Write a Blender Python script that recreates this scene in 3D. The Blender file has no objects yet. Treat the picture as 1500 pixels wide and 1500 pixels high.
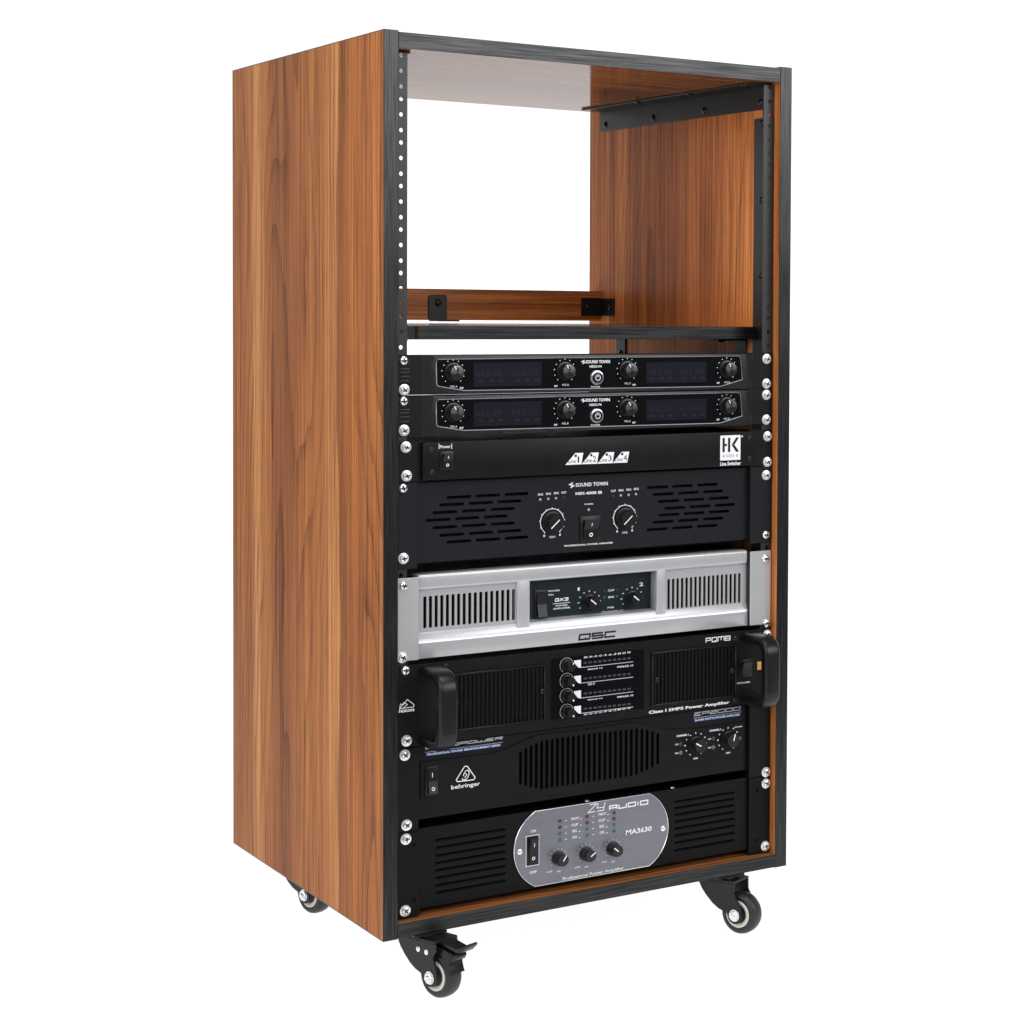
import bpy, bmesh, math, random
from mathutils import Vector, Matrix
random.seed(4)
scn = bpy.context.scene
col = scn.collection

# ------------------------------------------------------------------ camera
CAM = (-0.8308132636761976, -2.031486953709287, 0.6838911940342618)
YAW, PITCH, ROLL = 0.6403959216794656, -0.03116052707622669, 0.0090276491734836
FPX, CX, CY = 2923.933744894201, 750 + 565.0030781581611, 750 - 204.24080835010236
fw = Vector((math.sin(YAW) * math.cos(PITCH), math.cos(YAW) * math.cos(PITCH), math.sin(PITCH)))
r0 = Vector((math.cos(YAW), -math.sin(YAW), 0)); u0 = r0.cross(fw)
rt = r0 * math.cos(ROLL) + u0 * math.sin(ROLL)
up = u0 * math.cos(ROLL) - r0 * math.sin(ROLL)
cd = bpy.data.cameras.new('camera'); cam = bpy.data.objects.new('camera', cd); col.objects.link(cam)
cam.matrix_world = Matrix(((rt.x, up.x, -fw.x, CAM[0]), (rt.y, up.y, -fw.y, CAM[1]), (rt.z, up.z, -fw.z, CAM[2]), (0, 0, 0, 1)))
cd.sensor_width = 36; cd.lens = FPX / 1500 * 36
cd.shift_x = 0.5 - CX / 1500; cd.shift_y = CY / 1500 - 0.5
cd.clip_start = 0.05; cd.clip_end = 60
scn.camera = cam
scn.render.resolution_x = scn.render.resolution_y = 1024

# ------------------------------------------------------------------ light
w = bpy.data.worlds.new('World'); scn.world = w; w.use_nodes = True
w.node_tree.nodes['Background'].inputs[0].default_value = (0.95, 0.97, 1, 1)
w.node_tree.nodes['Background'].inputs[1].default_value = 0.20
def area(name, loc, target, sx, sy, radiance, color=(1, 1, 1)):
    l = bpy.data.lights.new(name, 'AREA'); l.shape = 'RECTANGLE'; l.size = sx; l.size_y = sy
    l.energy = radiance * math.pi * sx * sy; l.color = color
    o = bpy.data.objects.new(name, l); col.objects.link(o); o.location = loc
    o.rotation_euler = (Vector(target) - Vector(loc)).to_track_quat('-Z', 'Y').to_euler()
    return o
GZ = -0.070
BY = math.radians(27)            # heading of the white sweep
BF = Vector((math.sin(BY), math.cos(BY), 0)); BR = Vector((math.cos(BY), -math.sin(BY), 0)); BO = Vector((0.26, 0.24, 0))
area('key_softbox', (-2.5, -0.7, 1.3), (0, 0.25, 0.5), 1.4, 1.6, 3.7, (1, 0.97, 0.93))
area('front_softbox', (-1.5, -2.9, 1.9), (0.25, 0, 0.55), 1.5, 1.3, 5.0, (1, 0.985, 0.96))
area('strip_softbox', (1.9, -3.0, 1.85), (0.3, 0, 0.9), 2.6, 1.6, 5.0, (0.96, 0.98, 1))
area('top_softbox', (0.2, -0.9, 2.6), (0.25, 0.0, 0.5), 1.6, 1.2, 4.2)
p_ = BO + BF * 1.35; area('under_sweep_fill', (p_.x, p_.y, GZ - 0.35), (p_.x, p_.y, 1), 14, 5.2, 1.04).rotation_euler = (math.pi, 0, BY)  # added light below the floor, whitens it and washes out the contact shadow
p_ = BO + BF * 3.9; area('behind_sweep_fill', (p_.x, p_.y, 1.7), (p_.x - BF.x, p_.y - BF.y, 1.7), 14, 4.4, 0.95)  # added light behind the sweep, drives the background to plain white
vs = scn.view_settings
vs.view_transform = 'Standard'; vs.look = 'None'; vs.gamma = 1; vs.exposure = 0; vs.use_curve_mapping = False
scn.cycles.max_bounces = 8

# ------------------------------------------------------------------ pixels to positions
def bp(x, y, axis, val):
    d = rt * ((x - CX) / FPX) - up * ((y - CY) / FPX) + fw
    s = (val - CAM[axis]) / d[axis]
    return Vector(CAM) + d * s
def CR(x0, y0, s): return lambda a, b: (x0 + a * s, y0 + b * s)
c3, c4, c5, c6 = CR(560, 400, .2), CR(840, 400, 34 / 150), CR(560, 660, .2), CR(860, 660, 32 / 150)
b1, b2, b3, b4 = CR(560, 900, .2), CR(860, 900, 32 / 150), CR(560, 1120, .2), CR(860, 1100, 32 / 150)
k6, k7, k8, m1, m2 = CR(580, 500, .12), CR(740, 500, 2 / 15), CR(760, 680, 2 / 15), CR(740, 820, .16), CR(740, 1040, 26 / 150)
YE = 0.011                      # front plane of the rack ears
XL = 0.0181                     # left end of the 482.6 mm panels
def Y(d): return YE - d * .001
def at(p, d=0):                 # point on the plane standing d mm proud of the ears
    v = bp(p[0], p[1], 1, Y(d)); return v.x, v.z
def rect(bl, tr, d=0):
    a = at(bl, d); b = at(tr, d); return a[0], b[0], a[1], b[1]

# ------------------------------------------------------------------ materials
M = {}
def nt(name):
    m = bpy.data.materials.new(name); m.use_nodes = True
    return m, m.node_tree, m.node_tree.nodes['Principled BSDF']
def mat(name, c, rough=.5, metal=0, spec=.5, bump=0, bscale=900, var=0, coat=0, emit=0, aniso=0):
    m, t, p = nt(name)
    p.inputs['Base Color'].default_value = (*c, 1); p.inputs['Roughness'].default_value = rough
    p.inputs['Metallic'].default_value = metal; p.inputs['Specular IOR Level'].default_value = spec
    p.inputs['Coat Weight'].default_value = coat; p.inputs['Coat Roughness'].default_value = .08
    if emit: p.inputs['Emission Color'].default_value = (*c, 1); p.inputs['Emission Strength'].default_value = emit
    tc = t.nodes.new('ShaderNodeTexCoord')
    if aniso:
        p.inputs['Anisotropic'].default_value = aniso
        tg = t.nodes.new('ShaderNodeTangent'); tg.direction_type = 'RADIAL'; tg.axis = 'Y'
        t.links.new(tg.outputs[0], p.inputs['Tangent'])
    if bump:
        n = t.nodes.new('ShaderNodeTexNoise'); n.inputs['Scale'].default_value = bscale; n.inputs['Detail'].default_value = 3
        t.links.new(tc.outputs['Object'], n.inputs['Vector'])
        b = t.nodes.new('ShaderNodeBump'); b.inputs['Strength'].default_value = bump; b.inputs['Distance'].default_value = .0006
        t.links.new(n.outputs[0], b.inputs['Height']); t.links.new(b.outputs[0], p.inputs['Normal'])
    if var:
        n = t.nodes.new('ShaderNodeTexNoise'); n.inputs['Scale'].default_value = 26; n.inputs['Detail'].default_value = 6
        n.inputs['Roughness'].default_value = .7
        t.links.new(tc.outputs['Object'], n.inputs['Vector'])
        r = t.nodes.new('ShaderNodeMapRange'); r.inputs['From Min'].default_value = .3; r.inputs['From Max'].default_value = .7
        r.inputs['To Min'].default_value = max(.02, rough - var); r.inputs['To Max'].default_value = min(1, rough + var)
        t.links.new(n.outputs[0], r.inputs['Value']); t.links.new(r.outputs[0], p.inputs['Roughness'])
    M[name] = m; return m

def wood(name, axis, cross, lo, hi, ramp, rough=.28, spec=.5, seed=0, ring=1.0, bump=.06, tone=.88):
    """walnut laminate: grain along `axis`, veneer strips laid across `cross` between lo and hi (metres)"""
    m, t, p = nt(name); N, L = t.nodes, t.links
    g = N.new('ShaderNodeNewGeometry'); sep = N.new('ShaderNodeSeparateXYZ'); L.new(g.outputs['Position'], sep.inputs[0])
    def math_(op, a, b=0.0, c=None):
        n = N.new('ShaderNodeMath'); n.operation = op
        for i, v in enumerate((a, b)):
            if isinstance(v, (int, float)): n.inputs[i].default_value = v
            else: L.new(v, n.inputs[i])
        if c is not None: n.inputs[2].default_value = c
        return n.outputs[0]
    A = sep.outputs['XYZ'.index(axis)]; C = sep.outputs['XYZ'.index(cross)]
    def vec(cs, as_, off=0):
        n = N.new('ShaderNodeCombineXYZ'); L.new(math_('MULTIPLY_ADD', C, cs, off), n.inputs[0]); L.new(math_('MULTIPLY_ADD', A, as_, off * .37), n.inputs[1])
        n.inputs[2].default_value = seed; return n.outputs[0]
    def noise(v, detail=4, rgh=.55, dist=0):
        n = N.new('ShaderNodeTexNoise'); n.inputs['Scale'].default_value = 1; n.inputs['Detail'].default_value = detail
        n.inputs['Roughness'].default_value = rgh; n.inputs['Distortion'].default_value = dist; L.new(v, n.inputs['Vector']); return n.outputs[0]
    wob = math_('MULTIPLY', math_('SUBTRACT', noise(vec(9, 2.2), 3), .5), .045)          # slow wandering of the strips
    wob2 = math_('MULTIPLY', math_('SUBTRACT', noise(vec(45, 9, 3), 3), .5), .012)
    pos = math_('DIVIDE', math_('SUBTRACT', math_('ADD', C, math_('ADD', wob, wob2)), lo), hi - lo)
    cr = N.new('ShaderNodeValToRGB'); L.new(pos, cr.inputs[0])
    e = cr.color_ramp.elements
    while len(e) > 1: e.remove(e[-1])
    e[0].position = ramp[0][0]; e[0].color = (*ramp[0][1], 1)
    for q, c_ in ramp[1:]:
        x = e.new(q); x.color = (*c_, 1)
    # growth rings: bands across the grain bent into long cathedrals
    bend = math_('MULTIPLY', math_('SUBTRACT', noise(vec(7, .95, 7), 2, .4), .5), 1.9)
    jit = math_('MULTIPLY', math_('SUBTRACT', noise(vec(60, 8, 13), 3), .5), .5)
    wv = math_('ADD', math_('MULTIPLY', C, 40), math_('ADD', math_('MULTIPLY', bend, 8), jit))
    rings = math_('POWER', math_('FRACT', wv), 4)
    rmask = N.new('ShaderNodeMapRange'); L.new(noise(vec(14, .8, 11), 2), rmask.inputs['Value'])
    rmask.inputs['From Min'].default_value = .40; rmask.inputs['From Max'].default_value = .60; rmask.inputs['To Min'].default_value = .15
    rings = math_('MULTIPLY', math_('MULTIPLY', rings, rmask.outputs[0]), .42 * ring)
    fine = noise(vec(620, 5, 2), 4, .65)
    fine2 = noise(vec(235, 1.9, 5), 4, .62)
    fine3 = noise(vec(52, .9, 15), 3, .6)
    pores = N.new('ShaderNodeMapRange'); L.new(noise(vec(800, 30, 8), 2), pores.inputs['Value'])
    pores.inputs['From Min'].default_value = .56; pores.inputs['From Max'].default_value = .70; pores.inputs['To Max'].default_value = .28
    val = math_('ADD', math_('MULTIPLY', math_('SUBTRACT', fine, .5), 2.0), math_('MULTIPLY', math_('SUBTRACT', fine2, .5), 1.8))
    val = math_('ADD', val, math_('MULTIPLY', math_('SUBTRACT', fine3, .5), .8))
    val = math_('SUBTRACT', math_('SUBTRACT', math_('ADD', 1.04, val), rings), pores.outputs[0])
    val = math_('MAXIMUM', val, .30)
    cv = N.new('ShaderNodeCombineXYZ')          # darker grain turns redder
    for i_, (pw, g_) in enumerate(((1.0, 1.02), (1.22, .955), (1.40, .93))): L.new(math_('MULTIPLY', math_('POWER', val, pw), g_ * tone), cv.inputs[i_])
    hs = N.new('ShaderNodeVectorMath'); hs.operation = 'MULTIPLY'; L.new(cr.outputs[0], hs.inputs[0]); L.new(cv.outputs[0], hs.inputs[1])
    L.new(hs.outputs[0], p.inputs['Base Color'])
    p.inputs['Roughness'].default_value = rough; p.inputs['Specular IOR Level'].default_value = spec
    b = N.new('ShaderNodeBump'); b.inputs['Strength'].default_value = bump; b.inputs['Distance'].default_value = .0004
    L.new(fine, b.inputs['Height']); L.new(b.outputs[0], p.inputs['Normal'])
    M[name] = m; return m

def edge_mat(name, axis):
    m, t, p = nt(name); N, L = t.nodes, t.links
    g = N.new('ShaderNodeNewGeometry'); mp = N.new('ShaderNodeMapping')
    sc = [800, 800, 800]; sc['XYZ'.index(axis)] = 16; mp.inputs['Scale'].default_value = sc
    L.new(g.outputs['Position'], mp.inputs[0])
    n = N.new('ShaderNodeTexNoise'); n.inputs['Scale'].default_value = 1; n.inputs['Detail'].default_value = 4; L.new(mp.outputs[0], n.inputs['Vector'])
    cr = N.new('ShaderNodeValToRGB'); cr.color_ramp.elements[0].position = .3; cr.color_ramp.elements[1].position = .75
    cr.color_ramp.elements[0].color = (.002, .002, .0023, 1); cr.color_ramp.elements[1].color = (.009, .0094, .0115, 1)
    L.new(n.outputs[0], cr.inputs[0]); L.new(cr.outputs[0], p.inputs['Base Color'])
    p.inputs['Roughness'].default_value = .30; p.inputs['Specular IOR Level'].default_value = .55
    sr = N.new('ShaderNodeMapRange'); sr.inputs['From Min'].default_value = .35; sr.inputs['From Max'].default_value = .65; sr.inputs['To Min'].default_value = .30; sr.inputs['To Max'].default_value = .66
    L.new(n.outputs[0], sr.inputs['Value']); L.new(sr.outputs[0], p.inputs['Specular IOR Level'])
    b = N.new('ShaderNodeBump'); b.inputs['Strength'].default_value = .22; b.inputs['Distance'].default_value = .0004
    L.new(n.outputs[0], b.inputs['Height']); L.new(b.outputs[0], p.inputs['Normal'])
    M[name] = m

def brushed(name, c, rough, axis, metal=1.0):
    m, t, p = nt(name); N, L = t.nodes, t.links
    g = N.new('ShaderNodeNewGeometry'); mp = N.new('ShaderNodeMapping')
    sc = [1500, 1500, 1500]; sc['XYZ'.index(axis)] = 18; mp.inputs['Scale'].default_value = sc
    L.new(g.outputs['Position'], mp.inputs[0])
    n = N.new('ShaderNodeTexNoise'); n.inputs['Scale'].default_value = 1; n.inputs['Detail'].default_value = 3; L.new(mp.outputs[0], n.inputs['Vector'])
    r = N.new('ShaderNodeMapRange'); L.new(n.outputs[0], r.inputs['Value']); r.inputs['To Min'].default_value = .80; r.inputs['To Max'].default_value = 1.15
    s = N.new('ShaderNodeVectorMath'); s.operation = 'SCALE'; s.inputs[0].default_value = c; L.new(r.outputs[0], s.inputs['Scale'])
    L.new(s.outputs[0], p.inputs['Base Color']); p.inputs['Roughness'].default_value = rough; p.inputs['Metallic'].default_value = metal
    M[name] = m

D_, M_, L_, O_ = (.235, .082, .026), (.42, .160, .046), (.62, .290, .098), (.50, .180, .040)
SIDE = [(0, (.44, .170, .045)), (.05, O_), (.09, (.36, .125, .034)), (.17, O_), (.225, (.30, .100, .028)), (.262, D_), (.268, L_), (.32, (.56, .245, .078)),
        (.38, M_), (.47, (.45, .175, .052)), (.53, (.36, .132, .040)), (.60, D_), (.68, (.28, .100, .033)), (.74, M_), (.79, (.58, .27, .092)), (.83, (.66, .33, .125)), (.86, M_), (.93, (.40, .155, .050)), (1, (.33, .125, .042))]
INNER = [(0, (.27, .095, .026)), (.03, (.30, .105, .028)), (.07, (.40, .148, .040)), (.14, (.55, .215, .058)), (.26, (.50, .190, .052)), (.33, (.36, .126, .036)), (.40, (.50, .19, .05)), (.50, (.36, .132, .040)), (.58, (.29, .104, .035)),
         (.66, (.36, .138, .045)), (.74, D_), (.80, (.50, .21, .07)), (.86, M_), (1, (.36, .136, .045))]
FLAT = [(0, (.36, .150, .055)), (.06, (.36, .145, .050)), (.2, M_), (.35, (.46, .18, .052)), (.5, (.34, .125, .038)), (.7, M_), (.85, (.44, .17, .05)), (1, (.33, .125, .04))]
even = lambda rp, k: [(q, tuple(a * (1 - k) + c * k for a, c in zip(cl, (.44, .158, .045)))) for q, cl in rp]
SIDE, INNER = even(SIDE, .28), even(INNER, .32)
wood('walnut_side', 'Z', 'Y', 0, .487, SIDE, rough=.46, spec=.07)
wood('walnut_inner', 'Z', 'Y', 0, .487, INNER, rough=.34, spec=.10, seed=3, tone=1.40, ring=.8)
wood('walnut_board', 'X', 'Y', 0, .487, FLAT, rough=.10, spec=.016, seed=5, bump=0, tone=.75)
wood('walnut_bar', 'X', 'Z', .66, .71, FLAT, rough=.22, spec=.3, seed=9)
edge_mat('edge_upright', 'Z'); edge_mat('edge_level', 'X')
mat('rail_black', (.010, .010, .011), .40, 0, .55, .10, 1400)
mat('steel_black', (.006, .006, .0065), .38, 0, .38, .12, 1200, .08)
mat('device_black', (.0040, .0042, .0050), .44, 0, .19, .10, 1500, .08)
mat('device_blue_black', (.0060, .0065, .0090), .50, 0, .22, .10, 1500, .08)
mat('receiver_body', (.006, .0063, .008), .30, 0, .5, .12, 1500, .05)
mat('device_textured', (.0032, .0032, .0034), .5, 0, .15, .55, 1300, .05)
mat('chassis', (.022, .022, .024), .5, 0, .4, .1, 900, .1)
mat('cavity', (.002, .002, .002), .9, 0, .1)
mat('gloss_black', (.003, .003, .004), .12, 0, .22)
mat('plastic_black', (.0055, .0055, .006), .32, 0, .35, .06, 1500)
mat('knob_black', (.006, .006, .0065), .28, 0, .5)
mat('knob_cap', (.11, .11, .115), .20, 1, .5, aniso=.95)
mat('trim_grey', (.30, .30, .32), .30, .7)
mat('lcd', (.0085, .0082, .0140), .3, 0, .12)
mat('lcd_digit', (.0118, .0108, .0190), .4, 0, .2)
mat('white_print', (.80, .80, .82), .55, 0, .2)
mat('grey_print', (.42, .43, .46), .5, 0, .2)
mat('dim_print', (.050, .050, .054), .5, 0, .2)
mat('black_print', (.012, .012, .013), .5, 0, .2)
mat('blue_print', (.016, .045, .20), .5, 0, .2)
mat('nickel', (.92, .92, .92), .20, .62, .7)
mat('zinc', (.80, .83, .86), .20, .92)
mat('dark_recess', (.008, .008, .009), .6, 0, .2)
mat('steel_screw_black', (.02, .02, .021), .22, .3, .6)
mat('silver_paint', (.52, .52, .535), .30, .45, .5, .008, 1600, .03)
brushed('brushed_plate', (.21, .21, .245), .36, 'X', .6)
mat('plate_rim', (.86, .86, .88), .25, .8)
mat('panel_teal', (.010, .017, .022), .30, 0, .35)
mat('led_red', (.065, .004, .007), .2, 0, .6)
mat('led_green', (.008, .11, .075), .2, 0, .6)
mat('led_yellow', (.14, .12, .02), .2, 0, .6)
mat('led_clear', (.42, .42, .44), .2, 0, .6)
mat('led_orange', (.62, .33, .08), .3, 0, .5)
mat('tyre', (.014, .013, .013), .42, 0, .5, .15, 700, .1)
mat('rim_cream', (.66, .62, .57), .35, 0, .5)
m, t, p = nt('backdrop_translucent')  # made-up translucent sheet, lets the added lamps behind it shine through
p.inputs['Base Color'].default_value = (.93, .93, .93, 1); p.inputs['Roughness'].default_value = .9; p.inputs['Specular IOR Level'].default_value = 0
tr = t.nodes.new('ShaderNodeBsdfTranslucent'); tr.inputs[0].default_value = (.97, .97, .97, 1)
mx = t.nodes.new('ShaderNodeMixShader'); mx.inputs[0].default_value = .82
out = t.nodes['Material Output']
t.links.new(p.outputs[0], mx.inputs[1]); t.links.new(tr.outputs[0], mx.inputs[2]); t.links.new(mx.outputs[0], out.inputs[0])
M['backdrop'] = m

# ------------------------------------------------------------------ building helpers
ORG = {}
def thing(name, label, cat, loc, group=None):
    o = bpy.data.objects.new(name, None); col.objects.link(o); o.location = loc; o.empty_display_size = .05
    o['label'] = label; o['category'] = cat
    if group: o['group'] = group
    ORG[o.name] = Vector(loc); return o

class B:
    """collects shapes in world coordinates; build() links them as one mesh under its parent"""
    def __init__(s): s.bm = bmesh.new(); s.mats = []; s.k = 0
    def face(s, vs):
        try: f = s.bm.faces.new(vs)
        except ValueError: return None
        f.material_index = s.k; return f
    def v(s, *p): return s.bm.verts.new(p)
    def box(s, x0, x1, y0, y1, z0, z1, bev=0, seg=2):
        q = [s.v(x, y, z) for x in (x0, x1) for y in (y0, y1) for z in (z0, z1)]
        for i in ((0, 1, 3, 2), (4, 6, 7, 5), (0, 4, 5, 1), (2, 3, 7, 6), (0, 2, 6, 4), (1, 5, 7, 3)): s.face([q[j] for j in i])
        if bev: s.bevel(q, bev, seg)
        return s
    def bevel(s, q, bev, seg=2, test=None):
        es = {e for a in q for e in a.link_edges}
        if test: es = {e for e in es if test(e)}
        bmesh.ops.bevel(s.bm, geom=list(es), offset=bev, segments=seg, affect='EDGES', profile=.5, clamp_overlap=True)
        return s
    def prism(s, poly, y0, y1, bev=0, seg=2, back=True):
        """polygon given as (x, z), front at y0 (towards the viewer), back at y1"""
        if sum(a[0] * b[1] - b[0] * a[1] for a, b in zip(poly, poly[1:] + poly[:1])) < 0: poly = poly[::-1]
        f = [s.v(x, y0, z) for x, z in poly]; k = [s.v(x, y1, z) for x, z in poly]; n = len(poly)
        s.face(f)
        if back: s.face(k[::-1])
        for i in range(n): s.face([f[i], k[i], k[(i + 1) % n], f[(i + 1) % n]])
        if bev: s.bevel(f, bev, seg, lambda e: all(abs(v.co.y - y0) < 1e-7 for v in e.verts))
        return s
    def gen_prism(s, poly3, dirv, bev=0, seg=2):
        dirv = Vector(dirv); f = [s.v(*p_) for p_ in poly3]; k = [s.v(*(Vector(p_) + dirv)) for p_ in poly3]; n = len(f)
        s.face(f); s.face(k[::-1])
        for i in range(n): s.face([f[i], k[i], k[(i + 1) % n], f[(i + 1) % n]])
        if bev: s.bevel(f + k, bev, seg)
        return s
    def lathe(s, c, ax, prof, n=28, cap=True):
        """prof: (radius, distance along ax) from c"""
        ax = Vector(ax).normalized(); a = ax.orthogonal().normalized(); b_ = ax.cross(a); rings = []
        for r, h in prof:
            o = Vector(c) + ax * h
            if r < 1e-7: rings.append([s.v(*o)])
            else: rings.append([s.v(*(o + a * (r * math.cos(2 * math.pi * i / n)) + b_ * (r * math.sin(2 * math.pi * i / n)))) for i in range(n)])
        for p_, q in zip(rings, rings[1:]):
            for i in range(n):
                j = (i + 1) % n
                if len(p_) == 1 and len(q) == 1: break
                if len(p_) == 1: s.face([p_[0], q[j], q[i]][::-1])
                elif len(q) == 1: s.face([p_[i], p_[j], q[0]])
                else: s.face([p_[i], p_[j], q[j], q[i]])
        if cap:
            if len(rings[0]) > 1: s.face(rings[0][::-1])
            if len(rings[-1]) > 1: s.face(rings[-1])
        return s
    def tube(s, pts, r, n=8, closed=False):
        pts = [Vector(p_) for p_ in pts]; rings = []; m_ = len(pts); prev = None
        for i, p_ in enumerate(pts):
            a = pts[(i - 1) % m_] if (closed or i) else p_; b_ = pts[(i + 1) % m_] if (closed or i < m_ - 1) else p_
            d = (b_ - a).normalized()
            u = d.orthogonal().normalized() if prev is None else (prev - d * prev.dot(d)).normalized()
            prev = u; v_ = d.cross(u)
            rings.append([s.v(*(p_ + u * (r * math.cos(2 * math.pi * k / n)) + v_ * (r * math.sin(2 * math.pi * k / n)))) for k in range(n)])
        for i in range(m_ if closed else m_ - 1):
            A, C = rings[i], rings[(i + 1) % m_]
            for k in range(n): s.face([A[k], A[(k + 1) % n], C[(k + 1) % n], C[k]])
        if not closed: s.face(rings[0][::-1]); s.face(rings[-1])
        return s
    def sheet(s, poly, y):          # flat print facing the viewer
        if sum(a[0] * b[1] - b[0] * a[1] for a, b in zip(poly, poly[1:] + poly[:1])) < 0: poly = poly[::-1]
        s.face([s.v(x, y, z) for x, z in poly]); return s
    def line(s, pts, y, wd, closed=False):
        """mitred stroke along (x, z) points"""
        P_ = [Vector(p_) for p_ in pts]; n = len(P_); Lf = []; Rt = []
        for i in range(n):
            a = P_[i - 1] if (closed or i) else None; b_ = P_[(i + 1) % n] if (closed or i < n - 1) else None
            d1 = (P_[i] - a).normalized() if a is not None else None; d2 = (b_ - P_[i]).normalized() if b_ is not None else None
            if d1 is None: d1 = d2
            if d2 is None: d2 = d1
            t_ = (d1 + d2); t_ = t_.normalized() if t_.length > 1e-6 else d1
            nn = Vector((-t_.y, t_.x)); k = max(.35, nn.dot(Vector((-d1.y, d1.x))))
            Lf.append(P_[i] + nn * (wd / 2 / k)); Rt.append(P_[i] - nn * (wd / 2 / k))
        for i in range(n if closed else n - 1):
            j = (i + 1) % n
            s.face([s.v(q.x, y, q.y) for q in (Rt[i], Rt[j], Lf[j], Lf[i])])
        return s
    def disc(s, x, z, y, r, n=12): return s.sheet([(x + r * math.cos(2 * math.pi * i / n), z + r * math.sin(2 * math.pi * i / n)) for i in range(n)], y)
    def arc(s, x, z, y, r, a0, a1, wd, n=24):
        return s.line([(x + r * math.cos(math.radians(a0 + (a1 - a0) * i / n)), z + r * math.sin(math.radians(a0 + (a1 - a0) * i / n))) for i in range(n + 1)], y, wd)
    def text(s, body, bl, tr, d, shear=0, bold=0):
        """print fitted to the box between two photo points on the plane d mm proud"""
        x0, x1, z0, z1 = rect(bl, tr, d); return s.text_at(body, x0, x1, z0, z1, Y(d), shear, bold)
    def text_at(s, body, x0, x1, z0, z1, y, shear=0, bold=0):
        cu = bpy.data.curves.new('t', 'FONT'); cu.body = body; cu.shear = shear; cu.offset = bold; cu.resolution_u = 2; cu.size = 1
        ob = bpy.data.objects.new('t', cu); me = bpy.data.meshes.new_from_object(ob)
        xs = [v.co.x for v in me.vertices]; ys = [v.co.y for v in me.vertices]
        ax, bx, ay, by = min(xs), max(xs), min(ys), max(ys)
        vs_ = [s.v(x0 + (v.co.x - ax) / (bx - ax) * (x1 - x0), y, z0 + (v.co.y - ay) / (by - ay) * (z1 - z0)) for v in me.vertices]
        for p_ in me.polygons:
            q = [vs_[i] for i in p_.vertices]
            f = s.face(q)
            if f: 
                f.normal_update()
                if f.normal.y > 0: f.normal_flip()
        bpy.data.objects.remove(ob); bpy.data.curves.remove(cu); bpy.data.meshes.remove(me); return s
    def square_text(s, body, bl, tr, d, wd, shear=0, gap=.28):
        x0, x1, z0, z1 = rect(bl, tr, d); y = Y(d); n = len(body)
        ws = [.12 if c == 'I' else (.55 if c == ' ' else (1.25 if c in 'MW' else 1)) for c in body]
        H = z1 - z0; sh = shear * H
        tot = sum(ws) + gap * (n - 1); k = (x1 - x0 - sh - wd) / tot; x = x0 + wd / 2
        for c, w_ in zip(body, ws):
            for q, st in enumerate(GL.get(c, [])):
                closed = st[0] == st[-1] and len(st) > 2
                pts = [(x + a * k * w_ + shear * (b_ * (H - wd) + wd / 2), z0 + wd / 2 + b_ * (H - wd)) for a, b_ in (st[:-1] if closed else st)]
                s.line(pts, y - q * .00005, wd, closed)
            x += (w_ + gap) * k
        return s
    def build_split(s, name, m_, parent, gap=.004):
        """one object per cluster of print"""
        bm = s.bm; bm.verts.index_update(); seen = set(); isl = []
        for v0 in bm.verts:
            if v0 in seen: continue
            st = [v0]; seen.add(v0); grp = []
            while st:
                v_ = st.pop(); grp.append(v_)
                for e in v_.link_edges:
                    o_ = e.other_vert(v_)
                    if o_ not in seen: seen.add(o_); st.append(o_)
            xs = [q.co.x for q in grp]; zs = [q.co.z for q in grp]; isl.append([min(xs) - gap, max(xs) + gap, min(zs) - gap, max(zs) + gap, grp])
        done = False
        while not done:
            done = True
            for i in range(len(isl)):
                for j in range(len(isl) - 1, i, -1):
                    a, c = isl[i], isl[j]
                    if a[0] < c[1] - gap and c[0] + gap < a[1] and a[2] < c[3] - gap and c[2] + gap < a[3]:
                        isl[i] = [min(a[0], c[0]), max(a[1], c[1]), min(a[2], c[2]), max(a[3], c[3]), a[4] + c[4]]; del isl[j]; done = False
        for q in isl:
            n = B(); mp = {v_: n.v(*v_.co) for v_ in q[4]}
            for f in {f for v_ in q[4] for f in v_.link_faces}: n.face([mp[v_] for v_ in f.verts])
            n.build(name, m_, parent)
        bm.free()
    def build(s, name, m_, parent=None, smooth=False, kind=None, label=None, angle=40):
        bm = s.bm
        c = Vector((0, 0, 0))
        if bm.verts:
            lo = [min(v.co[i] for v in bm.verts) for i in range(3)]; hi = [max(v.co[i] for v in bm.verts) for i in range(3)]
            c = Vector([(a + b_) / 2 for a, b_ in zip(lo, hi)])
        bmesh.ops.translate(bm, verts=bm.verts, vec=-c)
        me = bpy.data.meshes.new(name); bm.to_mesh(me); bm.free()
        for n_ in (m_ if isinstance(m_, (list, tuple)) else [m_]): me.materials.append(M[n_])
        o = bpy.data.objects.new(name, me); col.objects.link(o)
        if smooth:
            me.polygons.foreach_set('use_smooth', [True] * len(me.polygons))
            me.set_sharp_from_angle(angle=math.radians(angle))
        if parent: o.parent = parent; o.location = c - ORG[parent.name]
        else: o.location = c
        ORG[o.name] = c
        if kind: o['kind'] = kind
        if label: o['label'] = label
        return o
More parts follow.
